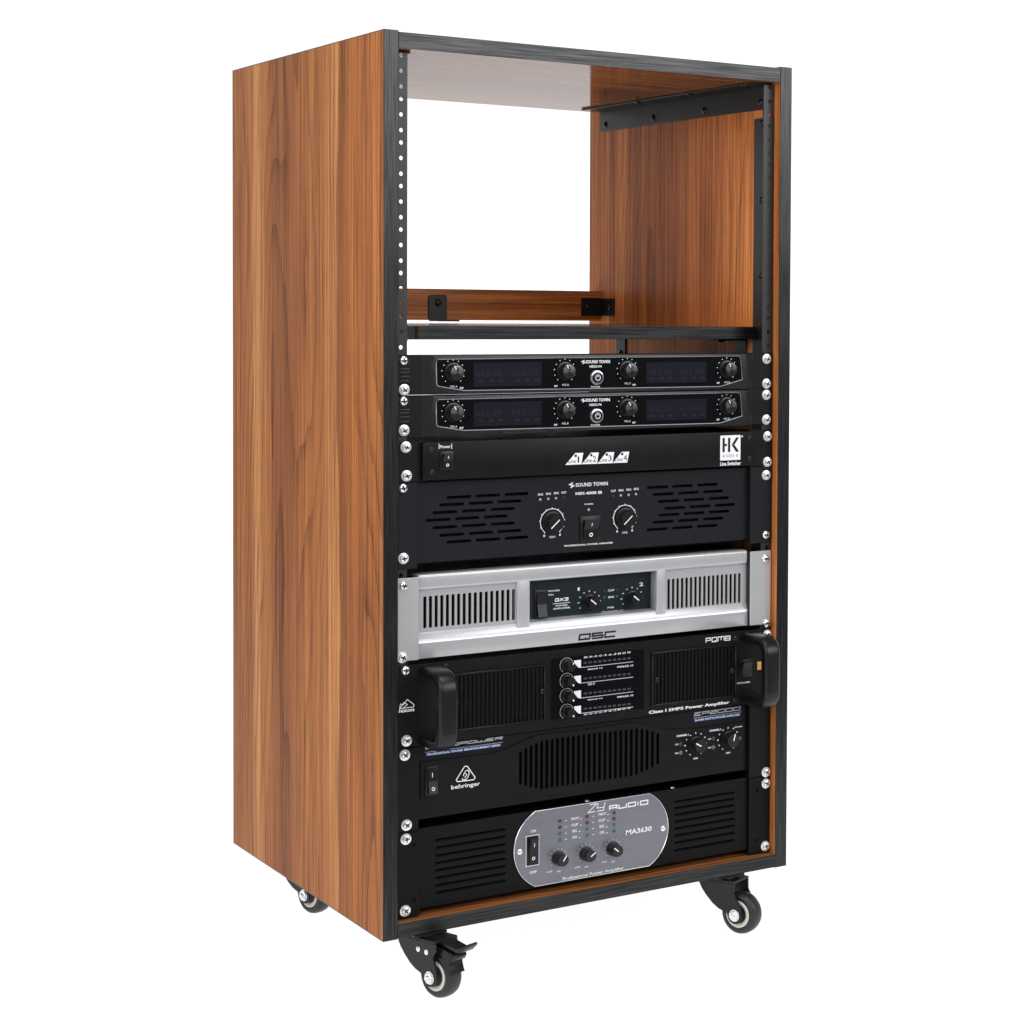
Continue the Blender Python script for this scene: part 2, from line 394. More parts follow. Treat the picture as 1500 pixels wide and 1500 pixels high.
GL = {'Q': [[(0, 0), (1, 0), (1, 1), (0, 1), (0, 0)], [(.55, .3), (.8, -.12)]], 'S': [[(1, 1), (0, 1), (0, .5), (1, .5), (1, 0), (0, 0)]],
      'C': [[(1, 1), (0, 1), (0, 0), (1, 0)]], 'A': [[(0, 0), (0, 1), (1, 1), (1, 0)], [(0, .4), (1, .4)]], 'U': [[(0, 1), (0, 0), (1, 0), (1, 1)]],
      'D': [[(0, 0), (1, 0), (1, 1), (0, 1), (0, 0)]], 'O': [[(0, 0), (1, 0), (1, 1), (0, 1), (0, 0)]], '0': [[(0, 0), (1, 0), (1, 1), (0, 1), (0, 0)]],
      'I': [[(.5, 0), (.5, 1)]], 'E': [[(1, 1), (0, 1), (0, 0), (1, 0)], [(0, .5), (.8, .5)]], 'R': [[(0, 0), (0, 1), (1, 1), (1, .45), (0, .45)], [(.5, .45), (1, 0)]],
      'P': [[(0, 0), (0, 1), (1, 1), (1, .45), (0, .45)]], 'W': [[(0, 1), (0, 0), (1, 0), (1, 1)], [(.5, 0), (.5, .8)]], '2': [[(0, 1), (1, 1), (1, .5), (0, .5), (0, 0), (1, 0)]],
      'Z': [[(0, 1), (1, 1), (0, 0), (1, 0)]], 'Y': [[(0, 1), (0, .4), (1, .4)], [(1, 1), (1, 0), (.1, 0)]], 'M': [[(0, 0), (0, 1), (1, 1), (1, 0)], [(.5, 1), (.5, .2)]],
      '8': [[(0, 0), (1, 0), (1, 1), (0, 1), (0, 0)], [(0, .5), (1, .5)]], 'G': [[(1, 1), (0, 1), (0, 0), (1, 0), (1, .45), (.5, .45)]], 'X': [[(0, 0), (1, 1)], [(0, 1), (1, 0)]],
      '3': [[(0, 1), (1, 1), (1, 0), (0, 0)], [(.2, .5), (1, .5)]]}

def cut(o, cutter):
    """cut real openings through a part"""
    me = bpy.data.meshes.new('cutter'); cutter.bm.to_mesh(me); cutter.bm.free()
    c = bpy.data.objects.new('cutter', me); col.objects.link(c); c.location = (0, 0, 0)
    md = o.modifiers.new('cut', 'BOOLEAN'); md.object = c; md.operation = 'DIFFERENCE'; md.solver = 'EXACT'
    bpy.context.view_layer.update()
    new = bpy.data.meshes.new_from_object(o.evaluated_get(bpy.context.evaluated_depsgraph_get()))
    old = o.data; o.modifiers.clear(); o.data = new; new.name = o.name
    bpy.data.objects.remove(c); bpy.data.meshes.remove(me); bpy.data.meshes.remove(old)

def rounded(x0, x1, z0, z1, r, n=4):
    r = min(r, (x1 - x0) / 2 - 1e-6, (z1 - z0) / 2 - 1e-6); q = []
    for cx, cz, a in ((x1 - r, z1 - r, 0), (x0 + r, z1 - r, 90), (x0 + r, z0 + r, 180), (x1 - r, z0 + r, 270)):
        for i in range(n + 1):
            t_ = math.radians(a + 90 * i / n); q.append((cx + r * math.cos(t_), cz + r * math.sin(t_)))
    return q

def cross_recess(x, z, y, r, rot, parent):
    b = B(); w_ = r * .22; c, s_ = math.cos(rot), math.sin(rot); pl = []
    for a, q in ((r, w_), (w_, w_), (w_, r), (-w_, r), (-w_, w_), (-r, w_), (-r, -w_), (-w_, -w_), (-w_, -r), (w_, -r), (w_, -w_), (r, -w_)):
        pl.append((x + a * c - q * s_, z + a * s_ + q * c))
    b.prism(pl, y, y + .0006); return b.build('cross_recess', 'dark_recess', parent)
def rack_screw(parent, p, d=0, washer=True):
    x, z = at(p, d); y = Y(d); b = B()
    if washer: b.lathe((x, y, z), (0, -1, 0), [(.0060, 0), (.0063, .0006), (.0060, .0015), (.0046, .0017), (.0045, .0026), (.0040, .0036), (.0026, .0042), (0, .0044)], 24)
    else: b.lathe((x, y, z), (0, -1, 0), [(.0050, 0), (.0052, .0008), (.0047, .0022), (.0034, .0032), (.0018, .0036), (0, .0037)], 24)
    o = b.build('screw', 'nickel' if washer else 'zinc', parent, True)
    cross_recess(x, z, y - (.00445 if washer else .00375), .0030, random.uniform(0, 1.5), o)
def small_screw(parent, p, d, m_='steel_screw_black', r=.0028):
    x, z = at(p, d); y = Y(d)
    B().lathe((x, y, z), (0, -1, 0), [(r, 0), (r, .0005), (r * .8, .0011), (r * .35, .0012), (r * .3, .0004), (0, .0004)], 16).build('panel_screw', m_, parent, True)
def knob(parent, x, z, y, r, h, skirt=None, m_='knob_black', cap=None, ang=None, plen=1.0, pw=.0009, grip=0):
    b = B(); pr = []
    if skirt: pr += [(skirt, 0), (skirt, .0012), (skirt * .96, .0020)]
    else: pr += [(r, 0)]
    pr += [(r, .0022), (r * .96, h - .0010), (r * .90, h), (0, h)] if not cap else [(r, .0022), (r * .97, h - .0012), (r * .92, h - .0002), (r * .86, h), (r * .84, h - .0004), (0, h - .0004)]
    b.lathe((x, y, z), (0, -1, 0), pr, 32)
    if grip:
        for i in range(grip):
            a = 2 * math.pi * i / grip; q = Vector((math.cos(a), math.sin(a)))
            b.tube([(x + q.x * r * .98, y - .003, z + q.y * r * .98), (x + q.x * r * .96, y - h + .001, z + q.y * r * .96)], r * .07, 5)
    o = b.build('knob', m_, parent, True)
    if cap: B().lathe((x, y - h + .0004, z), (0, -1, 0), [(r * .83, 0), (r * .83, .0001), (0, .0009)], 40).build('cap', cap, o, True)
    if ang is not None:
        c, s_ = math.cos(math.radians(ang)), math.sin(math.radians(ang)); yy = y - h - (.0011 if cap else .0002)
        B().line([(x + c * r * (1 - plen) * .9, z + s_ * r * (1 - plen) * .9), (x + c * r * .92, z + s_ * r * .92)], yy, pw).build('pointer', 'white_print', o)
    return o
def rocker(parent, x0, x1, z0, z1, y, marks=True, rim='plastic_black', tilt=1):
    b = B(); b.box(x0, x1, y - .0016, y, z0, z1, .0006); o = b.build('rocker_switch', rim, parent, True)
    i = (x1 - x0) * .16; xa, xb = x0 + i, x1 - i; za, zb = z0 + i, z1 - i; zm = (za + zb) / 2
    b = B(); ya, yb, ym = y - .0016 - .0045 * (tilt > 0) - .001, y - .0016 - .0045 * (tilt < 0) - .001, y - .0034
    pl = [(xa, y - .0010, za), (xa, yb, za), (xa, ym, zm), (xa, ya, zb), (xa, y - .0010, zb)]
    b.gen_prism(pl, (xb - xa, 0, 0), .0003, 1).build('rocker', 'plastic_black', o, True)
    if marks:
        h = zb - za; xm = (xa + xb) / 2; b = B()
        f = lambda z_: (ya + (zb - z_) / (zb - zm) * (ym - ya)) if z_ > zm else (yb + (z_ - za) / (zm - za) * (ym - yb))
        n = 12; zc = za + h * .20; rr = min((xb - xa) * .20, h * .11)
        def put(poly): b.face([b.v(q, f(r_) - .00025, r_) for q, r_ in poly])
        for k in range(n):
            a0, a1 = 2 * math.pi * k / n, 2 * math.pi * (k + 1) / n
            put([(xm + R_ * math.cos(a), zc + R_ * math.sin(a)) for R_, a in ((rr, a0), (rr, a1), (rr * .55, a1), (rr * .55, a0))])
        put([(xm - .0004, za + h * .66), (xm + .0004, za + h * .66), (xm + .0004, za + h * .84), (xm - .0004, za + h * .84)])
        b.build('switch_marks', 'white_print', o)
    return o
def led(parent, x, z, y, m_, r=.0014):
    return B().lathe((x, y, z), (0, -1, 0), [(r * 1.15, 0), (r * 1.1, .0004), (r, .0005), (r * .75, .0011), (0, .0015)], 14).build('indicator_light', m_, parent, True)
def plate_holes(b, x0, x1, y0, y1, z0, z1, holes, r, n=16):
    """flat bar in the x-z plane with round holes at (x, z)"""
    hs = sorted(holes, key=lambda q: q[1]); ed = [z0] + [(a[1] + c_[1]) / 2 for a, c_ in zip(hs, hs[1:])] + [z1]
    for (hx, hz), za, zb in zip(hs, ed, ed[1:]):
        o_, i_ = [], []
        for k in range(n):
            a = 2 * math.pi * (k + .5) / n; c, s_ = math.cos(a), math.sin(a)
            tx = ((x1 - hx) if c > 0 else (x0 - hx)) / c if abs(c) > 1e-9 else 9; tz = ((zb - hz) if s_ > 0 else (za - hz)) / s_ if abs(s_) > 1e-9 else 9
            t_ = min(tx, tz); o_.append((hx + c * t_, hz + s_ * t_)); i_.append((hx + c * r, hz + s_ * r))
        corners = [(x1, zb), (x0, zb), (x0, za), (x1, za)]
        of = []
        for k in range(n):
            of.append((o_[k], k)); a, c_ = o_[k], o_[(k + 1) % n]
            for q in corners:
                if min(a[0], c_[0]) - 1e-9 <= q[0] <= max(a[0], c_[0]) + 1e-9 and min(a[1], c_[1]) - 1e-9 <= q[1] <= max(a[1], c_[1]) + 1e-9 and abs(a[0] - c_[0]) > 1e-7 and abs(a[1] - c_[1]) > 1e-7: of.append((q, None))
        for y, fl in ((y0, 0), (y1, 1)):
            for k in range(n):
                i = [j for j, q in enumerate(of) if q[1] == k][0]; pts = [of[i][0]]; j = (i + 1) % len(of)
                while of[j][1] is None: pts.append(of[j][0]); j = (j + 1) % len(of)
                pts.append(of[j][0]); pts += [i_[(k + 1) % n], i_[k]]
                vs_ = [b.v(q[0], y, q[1]) for q in pts]; b.face(vs_ if not fl else vs_[::-1])
        for k in range(n):
            a, c_ = i_[k], i_[(k + 1) % n]; b.face([b.v(a[0], y0, a[1]), b.v(c_[0], y0, c_[1]), b.v(c_[0], y1, c_[1]), b.v(a[0], y1, a[1])])
    for x, fl in ((x0, 1), (x1, 0)):
        q = [b.v(x, y0, z0), b.v(x, y1, z0), b.v(x, y1, z1), b.v(x, y0, z1)]; b.face(q[::-1] if fl else q)
    for z in (z0, z1): b.face([b.v(x0, y0, z), b.v(x1, y0, z), b.v(x1, y1, z), b.v(x0, y1, z)])

# ------------------------------------------------------------------ the setting: a white sweep, lit through by added unseen lamps
b = B(); prof = [(-0.64, GZ), (2.5, GZ)] + [(2.5 + .9 * math.sin(a), GZ + .9 - .9 * math.cos(a)) for a in [math.radians(9 * i) for i in range(1, 11)]] + [(3.4, 3.8)]
vv = []
for f_, z in prof: vv.append([b.v(*(BO + BF * f_ + BR * g_)[:2], z) for g_ in (-7, 7)])
for p_, q in zip(vv, vv[1:]): b.face([p_[0], p_[1], q[1], q[0]])
o = b.build('backdrop', 'backdrop', None, True, 'structure', angle=60)

# ------------------------------------------------------------------ the rack cabinet
T = 0.01641; H = 0.97736; DP = 0.48698; W = 0.486 + 2 * T
rack = thing('equipment_rack', 'tall open walnut wood equipment rack with black edges standing on caster wheels', 'rack', (W / 2, DP / 2, GZ))
EB = .0012
for s_ in (0, 1):
    x0 = 0 if s_ == 0 else W - T
    o = B().box(x0, x0 + T, EB, DP - EB, EB, H - EB).build('side_panel', 'walnut_side' if s_ == 0 else 'walnut_inner', rack)
    for y0, y1 in ((0, EB), (DP - EB, DP)):
        B().box(x0, x0 + T, y0, y1, 0, H, .0003, 1).build('edge_band', 'edge_upright', o)
    B().box(x0, x0 + T, EB, DP - EB, H - EB, H).build('edge_band', 'edge_upright', o)
    B().box(x0, x0 + T, EB, DP - EB, 0, EB).build('edge_band', 'edge_upright', o)
ZT = 0.9585
for nm, z0, z1 in (('top_panel', ZT, H - .0016), ('bottom_panel', .0006, T)):
    o = B().box(T, W - T, EB, DP - EB, z0, z1).build(nm, 'walnut_board', rack)
    for y0, y1 in ((.0004, EB), (DP - EB, DP - .0004)):
        B().box(T + .0003, W - T - .0003, y0, y1, z0, z1, .0003, 1).build('edge_band', 'edge_level', o)
XI = W - T                                   # inner face of the right side
def rack_head(parent, c, ax, r=.0042):
    c = Vector(c); ax = Vector(ax)
    B().lathe(c, ax, [(r * 1.15, 0), (r * 1.1, .0004), (r * .95, .0014), (r * .6, .0022), (r * .33, .0024), (r * .3, .0012), (0, .0012)], 18).build('screw', 'steel_screw_black', parent, True)
# rails: drilled front face and a flange along the panel
hz = []; z = .9527
while z > .03:
    hz += [z, z - .0166, z - .0334]; z -= .04668
hz = [q for q in hz if q > .022]
YR = YE + .0020
for s_ in (0, 1):
    b = B(); x0, x1 = (T + .0012, .0318) if s_ == 0 else (.4868, XI - .0012)
    hx = .0250 if s_ == 0 else .4955
    plate_holes(b, x0, x1, YR, YR + .002, .018, ZT - .0030, [(hx, q) for q in hz], .0025)
    o = b.build('rail', 'rail_black', rack)
    fx = (T + .0002, T + .0012) if s_ == 0 else (XI - .0012, XI - .0002)
    f = B().box(fx[0], fx[1], YR, .057, .018, .918 if s_ else ZT - .0030).build('flange', 'rail_black', o)
    if s_:
        for q in (.912, .8177, .7248): rack_head(o, (XI - .0012, .0395, q), (-1, 0, 0), .0036)
# angle irons under the lid
for s_ in (0, 1):
    sg = -1 if s_ else 1; xp = XI if s_ else T; k = .0022
    b = B(); b.box(min(xp, xp + sg * k), max(xp, xp + sg * k), .0190, .4533, .9285, ZT - .0002, .0004, 1)
    b.box(min(xp + sg * k, xp + sg * (.031 if s_ else .0215)), max(xp + sg * k, xp + sg * (.031 if s_ else .0215)), .0190, .4533, ZT - .0024, ZT - .0002, .0004, 1)
    o = b.build('angle_iron', 'steel_black', rack)
    for y in (.4378, .3051, .1739, .0417): rack_head(o, (xp + sg * k, y, .9373), (sg, 0, 0))
    for y in (.2981, .1653, .0343) if s_ else (): rack_head(o, (xp + sg * .0295, y, ZT - .0024), (0, 0, -1))
# rear cross bar with its corner plates
YB = .4533
o = B().box(T, XI, YB, YB + .015, .6655, .7068, .0006, 1).build('cross_bar', 'walnut_bar', rack)
br = B(); br.box(.4716, XI - .0002, YB - .002, YB, .6722, .6970, .0005, 1); br.box(XI - .0022, XI - .0002, .4116, YB - .002, .6722, .6970, .0005, 1)
br = br.build('corner_bracket', 'steel_black', rack)
rack_head(br, (.4805, YB - .002, .6850), (0, -1, 0), .0034); rack_head(br, (XI - .0022, .4250, .6850), (-1, 0, 0), .0034)
br = B(); br.prism(rounded(.2466, .2726, .6640, .6990, .004), YB - .002, YB, .0004, 1); br.box(.2466, .2760, YB - .034, YB - .002, .6640, .6660, .0004, 1)
br = br.build('corner_bracket', 'steel_black', rack); rack_head(br, (.2600, YB - .002, .6885), (0, -1, 0), .0042)
# shelf, its end bracket and hangers below
ZS0, ZS1 = .6470, .6620
sh = B().box(.0572, .4985, .0457, .4300, ZS0, ZS1).build('shelf', 'walnut_board', rack)
B().box(.0572, .4985, .0445, .0457, ZS0, ZS1, .0003, 1).build('edge_band', 'edge_level', sh)
b = B(); b.box(T + .0014, .0570, .048, .066, ZS0, ZS1, .0004, 1); b.box(T + .0014, .0556, .068, .42, ZS0 - .0022, ZS0 - .0002, .0003, 1); b.build('shelf_bracket', 'steel_black', rack)
for ya, yb in ((.0709, .0975), (.3785, .4035)):
    b = B(); b.box(XI - .0024, XI - .0002, ya, yb, .600, ZS0 - .0024, .0004, 1); b.box(XI - .042, XI - .0002, ya, yb, ZS0 - .0024, ZS0 - .0002, .0004, 1)
    o = b.build('shelf_bracket', 'steel_black', rack); rack_head(o, (XI - .0024, (ya + yb) / 2, .622), (-1, 0, 0)); rack_head(o, (XI - .03, (ya + yb) / 2, ZS0 - .0024), (0, 0, -1))

# casters
def caster(cx, cy, ang, trail=.028, brake=False):
    n = Vector((-math.cos(ang), -math.sin(ang), 0)); r = Vector((math.sin(ang), -math.cos(ang), 0)); S = Vector((cx, cy, 0)) - r * trail
    R = .0250
    def Lc(a, c, z): return S + r * a + n * c + Vector((0, 0, z))
    def cheek(side):
        c0 = side * .0140; pts = []
        q = [(-.0255, -.0072), (-.0240, -.0120), (-.0195, -.0190), (-.0125, -.0268), (-.0045, -.0345), (trail - .0235, -.0400)]
        for i in range(11):
            a = math.radians(172 + i * 17); q.append((trail + .0105 * math.cos(a), GZ + R + .0105 * math.sin(a)))
        q += [(trail + .0098, -.036), (trail + .0040, -.0220), (trail + .0100, -.0150), (trail + .0080, -.0072)] if brake else [(trail + .0088, -.036), (trail - .0015, -.0200), (trail - .0010, -.0072)]
        return [Lc(a, c0 - (.0012 if side > 0 else -.0012) * 0, z) for a, z in q], n * (.0022 * side)
    b = B()
    for sd in (1, -1):
        pts, dv = cheek(sd); b.gen_prism(pts, dv, .0004, 1)
    ft = trail + (.008 if brake else -.001)
    b.gen_prism([Lc(-.0255, -.0162, -.0072), Lc(ft, -.0162, -.0072), Lc(ft, .0162, -.0072), Lc(-.0255, .0162, -.0072)], (0, 0, .0024), .0003, 1)
    fork = b.build('caster', 'steel_black', rack, True)
    b = B(); b.lathe(S + Vector((0, 0, -.0030)), (0, 0, -1), [(.0185, 0), (.0190, .0010), (.0165, .0018), (0, .0018)], 24); b.build('swivel', 'steel_black', fork, True)
    px, py = S.x, S.y
    B().box(px - .019, px + .019, max(.0012, py - .022), py + .024, -.0028, -.0002, .0006, 1).build('mounting_plate', 'steel_black', fork)
    A = Lc(trail, 0, GZ + R)
    B().lathe(A, n, [(.0165, -.0088), (.0195, -.0100), (.0222, -.0092), (.0240, -.0070), (.0249, -.0035), (.0250, 0), (.0249, .0035), (.0240, .0070), (.0222, .0092), (.0195, .0100), (.0165, .0088)], 48).build('tyre', 'tyre', fork, True)
    B().lathe(A, n, [(.0095, -.0080), (.0120, -.0098), (.0163, -.0098), (.0165, -.0060), (.0165, .0060), (.0163, .0098), (.0148, .0104), (.0135, .0098), (.0120, .0092), (.0095, .0070)], 40).build('rim', 'rim_cream', fork, True)
    B().lathe(A, n, [(.0095, -.0085), (.0095, .0085)], 24).build('hub', 'plastic_black', fork, True)
    b = B(); b.lathe(A, n, [(.0030, -.0185), (.0030, .0205), (.0024, .0212), (0, .0212)], 16)
    for h0, h1 in ((.0162, .0196), (-.0196, -.0162)): b.lathe(A, n, [(.0062, h0), (.0064, h0 + .0004), (.0064, h1 - .0006), (.0056, h1)], 6)
    b.lathe(A, n, [(.0058, .0162), (.0072, .0164), (.0072, .0170), (.005, .0171)], 20); b.build('axle_nut', 'zinc', fork, True, angle=25)
    if brake:
        b = B(); side = [(-.004, -.0030), (.020, -.0034), (.044, -.0065), (.060, -.0105), (.067, -.0085), (.0735, -.0030), (.0765, -.0032), (.0755, -.0060), (.0690, -.0120), (.0600, -.0138), (.043, -.0100), (.020, -.0064), (-.004, -.0058)]
        b.gen_prism([Lc(a, -.0085, z) for a, z in side], n * .017, .0007, 2); b.build('brake_pedal', 'steel_black', fork, True)
        b = B(); b.gen_prism([Lc(a, -.0100, z) for a, z in ((.018, -.0105), (.040, -.0125), (.055, -.0150), (.058, -.0200), (.055, -.0250), (.049, -.0225), (.051, -.0300), (.055, -.0390), (.050, -.0395), (.0420, -.0245), (.026, -.0165))], n * .020, .0008, 2); b.build('brake_shoe', 'plastic_black', fork, True)
        for a, z in ((.0095, -.0170), (.0225, -.0180)):
            B().lathe(Lc(a, .0162, z), n, [(.0030, 0), (.0030, .0006), (.0020, .0012), (0, .0013)], 14).build('rivet', 'nickel', fork, True)
    return fork
caster(.0640, -.0060, math.radians(18), brake=True)
caster(.4520, -.0045, math.radians(24))
caster(.0620, .3680, math.radians(16))
caster(.4500, .3750, math.radians(14))

# ------------------------------------------------------------------ devices
CXD = XL + .2413
def device(name, label, cat, z0, group=None): return thing(name, label, cat, (CXD, YE, z0), group)
def ears(dev, z0, z1, m_, ul, ur, thick=.0018, bev=.0004):
    B().box(XL, XL + ul * .001, YE, YE + thick, z0, z1, bev, 1).build('rack_ear', m_, dev)
    B().box(XL + ur * .001, XL + .4826, YE, YE + thick, z0, z1, bev, 1).build('rack_ear', m_, dev)
def chassis(dev, z0, z1, y0, depth=.30, m_='chassis', u0=17, u1=467):
    return B().box(XL + u0 * .001, XL + u1 * .001, y0, depth, z0, z1, .0008, 1).build('chassis', m_, dev)
def bolt_logo(b, bl, tr, d):
    x0, x1, z0, z1 = rect(bl, tr, d); y = Y(d); f = lambda a, c: (x0 + a * (x1 - x0), z0 + c * (z1 - z0)); w_ = (z1 - z0) * .22
    b.line([f(.75, .95), f(.1, .62), f(.62, .5)], y, w_); b.line([f(.38, .5), f(.9, .38), f(.25, .05)], y - .00004, w_)

# ---- wireless receiver (built once, copied for its twin)
def receiver():
    dv = device('wireless_receiver', 'black four-knob wireless receiver directly under the shelf, uppermost of the two', 'receiver', .5875, 'twin black wireless receivers with dark displays')
    z0, z1 = .5878, .6312; D = 5
    ears(dv, z0, z1, 'device_black', 31, 452)
    chassis(dv, z0 + .002, z1 - .011, YE + .002, .22)
    # front body with sloping ends and a rounded top edge
    b = B(); q = [(29, 0), (43, D), (440, D), (454, 0)]; fr = []
    lo = [b.v(XL + u * .001, Y(d), z0) for u, d in q]; hi = [b.v(XL + u * .001, Y(d), z1) for u, d in q]
    b.face(lo); b.face(hi[::-1]); n = 4
    for i in range(n): b.face([lo[i], lo[(i + 1) % n], hi[(i + 1) % n], hi[i]][::-1])
    bmesh.ops.recalc_face_normals(b.bm, faces=b.bm.faces)
    b.bevel(hi, .0032, 3, lambda e: all(abs(v.co.z - z1) < 1e-7 for v in e.verts) and all(v.co.y < YE - .001 for v in e.verts))
    b.build('front_body', 'receiver_body', dv, True)
    P_ = [at(p_, D) for p_ in (c3(395, 655), c3(405, 632), c3(1200, 622), c4(1065, 536), c4(1078, 548), c4(1090, 688), c4(945, 733), c3(595, 860), c3(405, 828), c3(396, 812))]
    b = B(); b.prism(P_, Y(D + .5), Y(D), .0003, 1); pn = b.build('control_panel', 'gloss_black', dv)
    b = B(); b.tube([(x, Y(D + .4), z) for x, z in P_], .00055, 8, True); b.build('trim', 'trim_grey', pn, True)
    for L0, L1, tx in ((c3(668, 832), c3(1168, 652), (('682.00', .03, .40), ('655.50', .56, .93))), (c4(470, 712), c4(860, 574), (('652.50', .05, .42), ('631.00', .56, .93)))):
        x0, x1, za, zb = rect(L0, L1, D + .5)
        l = B().box(x0, x1, Y(D + .8), Y(D + .5), za, zb).build('display', 'lcd', pn)
        b = B()
        for s_, f0, f1 in tx: b.text_at(s_, x0 + f0 * (x1 - x0), x0 + f1 * (x1 - x0), za + .42 * (zb - za), za + .68 * (zb - za), Y(D + .9))
        for f0 in (.06, .22, .36, .60, .76, .90): b.sheet(rounded(x0 + f0 * (x1 - x0), x0 + (f0 + .07) * (x1 - x0), za + .18 * (zb - za), za + .27 * (zb - za), .0002, 1), Y(D + .9))
        b.build('display_digits', 'lcd_digit', l)
    pr = B(); y = Y(D + .7)
    for (px, py), nm, tl, mk in ((k6(698, 375), 'VOL A', k6, (k6(780, 582), k6(825, 558))), (k7(655, 325), 'VOL B', k7, (k7(540, 502), k7(575, 482))), (k7(1340, 312), 'VOL C', k7, (k7(1400, 488), k7(1435, 468))), (c4(990, 620), 'VOL D', c4, (c4(927, 716), c4(945, 704)))):
        x, z = at((px, py), D + .5)
        knob(dv, x, z, Y(D + .5), .0088, .0115, .0106, cap='knob_cap', ang=random.uniform(118, 128), plen=.55, pw=.0011)
        for k in range(11):
            a = math.radians(-48 + k * 27.6); pr.disc(x + .0132 * math.cos(a), z + .0132 * math.sin(a), y, .00062, 8)
        pr.text_at(nm, x - .0036, x + .0048, z - .0169, z - .0147, y, 0, .01)
        xa, xb, za, zb = rect(*mk, D + .5); pr.text_at('RF', xa, xb, za, zb, y, 0, .02)
    bolt_logo(pr, k7(838, 248), k7(882, 206), D + .7)
    pr.text('SOUND TOWN', k7(886, 243), k7(1152, 205), D + .7, 0, .03); pr.text('NESO-F4', k7(928, 290), k7(1060, 262), D + .7, 0, .02); pr.text('POWER', k7(945, 510), k7(1045, 490), D + .7, 0, .01)
    pr.build_split('printed_marks', 'white_print', pn)
    x, z = at(k7(1002, 398), D + .5); yb = Y(D + .5)
    bt = B().lathe((x, yb, z), (0, -1, 0), [(.0084, 0), (.0084, .0016), (.0078, .0026), (.0068, .0028), (.0064, .0018), (0, .0018)], 32).build('power_button', 'zinc', dv, True)
    B().lathe((x, yb - .0018, z), (0, -1, 0), [(.0060, 0), (.0060, .0016), (.0055, .0020), (0, .0020)], 28).build('button_cap', 'plastic_black', bt, True)
    b = B(); b.arc(x, z, yb - .0040, .0030, 122, 418, .0008); b.line([(x, z + .0005), (x, z + .0040)], yb - .0040, .0008); b.build('power_symbol', 'white_print', bt)
    b = B()
    for q in (345, 385, 435, 490):
        xa, za = at(k6(22, q), 0); b.box(xa, xa + .0135, Y(.7), Y(0), za - .0012, za + .0012, .0005, 2)
    b.build('ear_ribs', 'plastic_black', dv, True)
    rack_screw(dv, (591, 528), 0, False); rack_screw(dv, (591.5, 571))
    rack_screw(dv, c4(1246, 555)); rack_screw(dv, c4(1245, 715))
    return dv
rec = receiver()
def copy_tree(o, parent=None):
    c = o.copy(); col.objects.link(c); c.parent = parent
    for ch in list(o.children): copy_tree(ch, c)
    return c
r2 = copy_tree(rec); r2.location.z -= .0438
r2['label'] = 'black four-knob wireless receiver sandwiched between its twin and the line switcher'

# ---- line switcher
dv = device('line_switcher', 'slim plain black line switcher with square white logo plate and four white line tags', 'switcher', .4930)
D = 6; z0, z1 = .4930, .5376
ears(dv, z0, z1, 'device_black', 33, 451)
x0, x1, za, zb = rect(c5(298, 213), c4(1178, 1028), D)
za = .4948; zb = .5364
fb = B().box(x0, x1, Y(D), YE - .0001, za, zb, .0007, 2).build('front_panel', 'device_black', dv, True)
chassis(dv, z0 + .002, z1 - .003, YE + .002)
for p_ in (c3(365, 1295), c3(370, 1460), c4(1138, 1068), c4(1140, 1198)): small_screw(dv, p_, D, r=.0030)
x0, x1, za, zb = rect(c3(420, 1445), c3(520, 1302), D); rocker(dv, x0, x1, za, zb, Y(D))
pr = B(); E = D + .25
pr.text('Power', c3(425, 1284), c3(500, 1258), E, 0, .02)
for x_ in (416, 508):
    a = at(c3(x_, 1288), E); c = at(c3(x_, 1250), E); pr.line([a, c], Y(E), .0008)
pr.text('Line Switcher', c4(948, 1246), c4(1082, 1215), E, 0, .03)
xr, zr = at(c4(1090, 1055), E); pr.disc(xr, zr, Y(E), .0011, 10)
tags = [[(660, 1360), (770, 1226), (860, 1223), (838, 1352)], [(838, 1352), (943, 1222), (1030, 1219), (1010, 1346)], [(1010, 1346), (1112, 1217), (1200, 1215), (1180, 1339)], [(1180, 1339), (1280, 1213), (1365, 1210), (1341, 1332)]]
bk = B()
for i, tg in enumerate(tags):
    q = [at(k7(*p_), E) for p_ in tg]; cx = sum(a for a, _ in q) / 4; cz = sum(a for _, a in q) / 4
    q = [(cx + (a - cx) * .985, cz + (c - cz) * .98) for a, c in q]; pr.sheet(q, Y(E))
    ox, oy = [0, 172, 342, 511][i], [0, -8, -14, -20][i]; E2 = E + .15
    bk.text('Line', k7(695 + ox, 1340 + oy), k7(778 + ox, 1292 + oy), E2); bk.text('1234'[i], k7((797 if i == 0 else 790) + ox, 1332 + oy), k7((814 if i == 0 else 828) + ox, 1266 + oy), E2)
    x, z = at(k7(775 + ox, 1258 + oy), E2); bk.disc(x, z, Y(E2), .0016)
x0, x1, za, zb = rect(c4(948, 1212), c4(1080, 1046), E); pr.sheet(rounded(x0, x1, za, zb, .0008, 2), Y(E))
f = lambda a, c: (x0 + a * (x1 - x0), za + c * (zb - za)); yy = Y(E + .15)
def bar(*q): bk.sheet([f(*p_) for p_ in q], yy)
bar((.11, .33), (.22, .33), (.22, .90), (.11, .90)); bar((.22, .57), (.33, .57), (.33, .66), (.22, .66))
bar((.38, .33), (.49, .33), (.49, .90), (.38, .90)); bar((.56, .62), (.70, .62), (.92, .90), (.78, .90)); bar((.56, .61), (.78, .33), (.93, .33), (.70, .61))
for i, c in enumerate('AUDIO'): 
    q0, q1 = f(.12 + i * .165, .12), f(.12 + i * .165 + (.10 if c != 'I' else .03), .235); bk.text_at(c, q0[0], q1[0], q0[1], q1[1], yy)
pr.build_split('printed_marks', 'white_print', fb); bk.build_split('printed_lettering', 'black_print', fb)
for p_ in ((594, 655), (595, 697)): rack_screw(dv, p_)
for p_ in (c4(1251, 1055), c4(1250, 1220)): rack_screw(dv, p_)

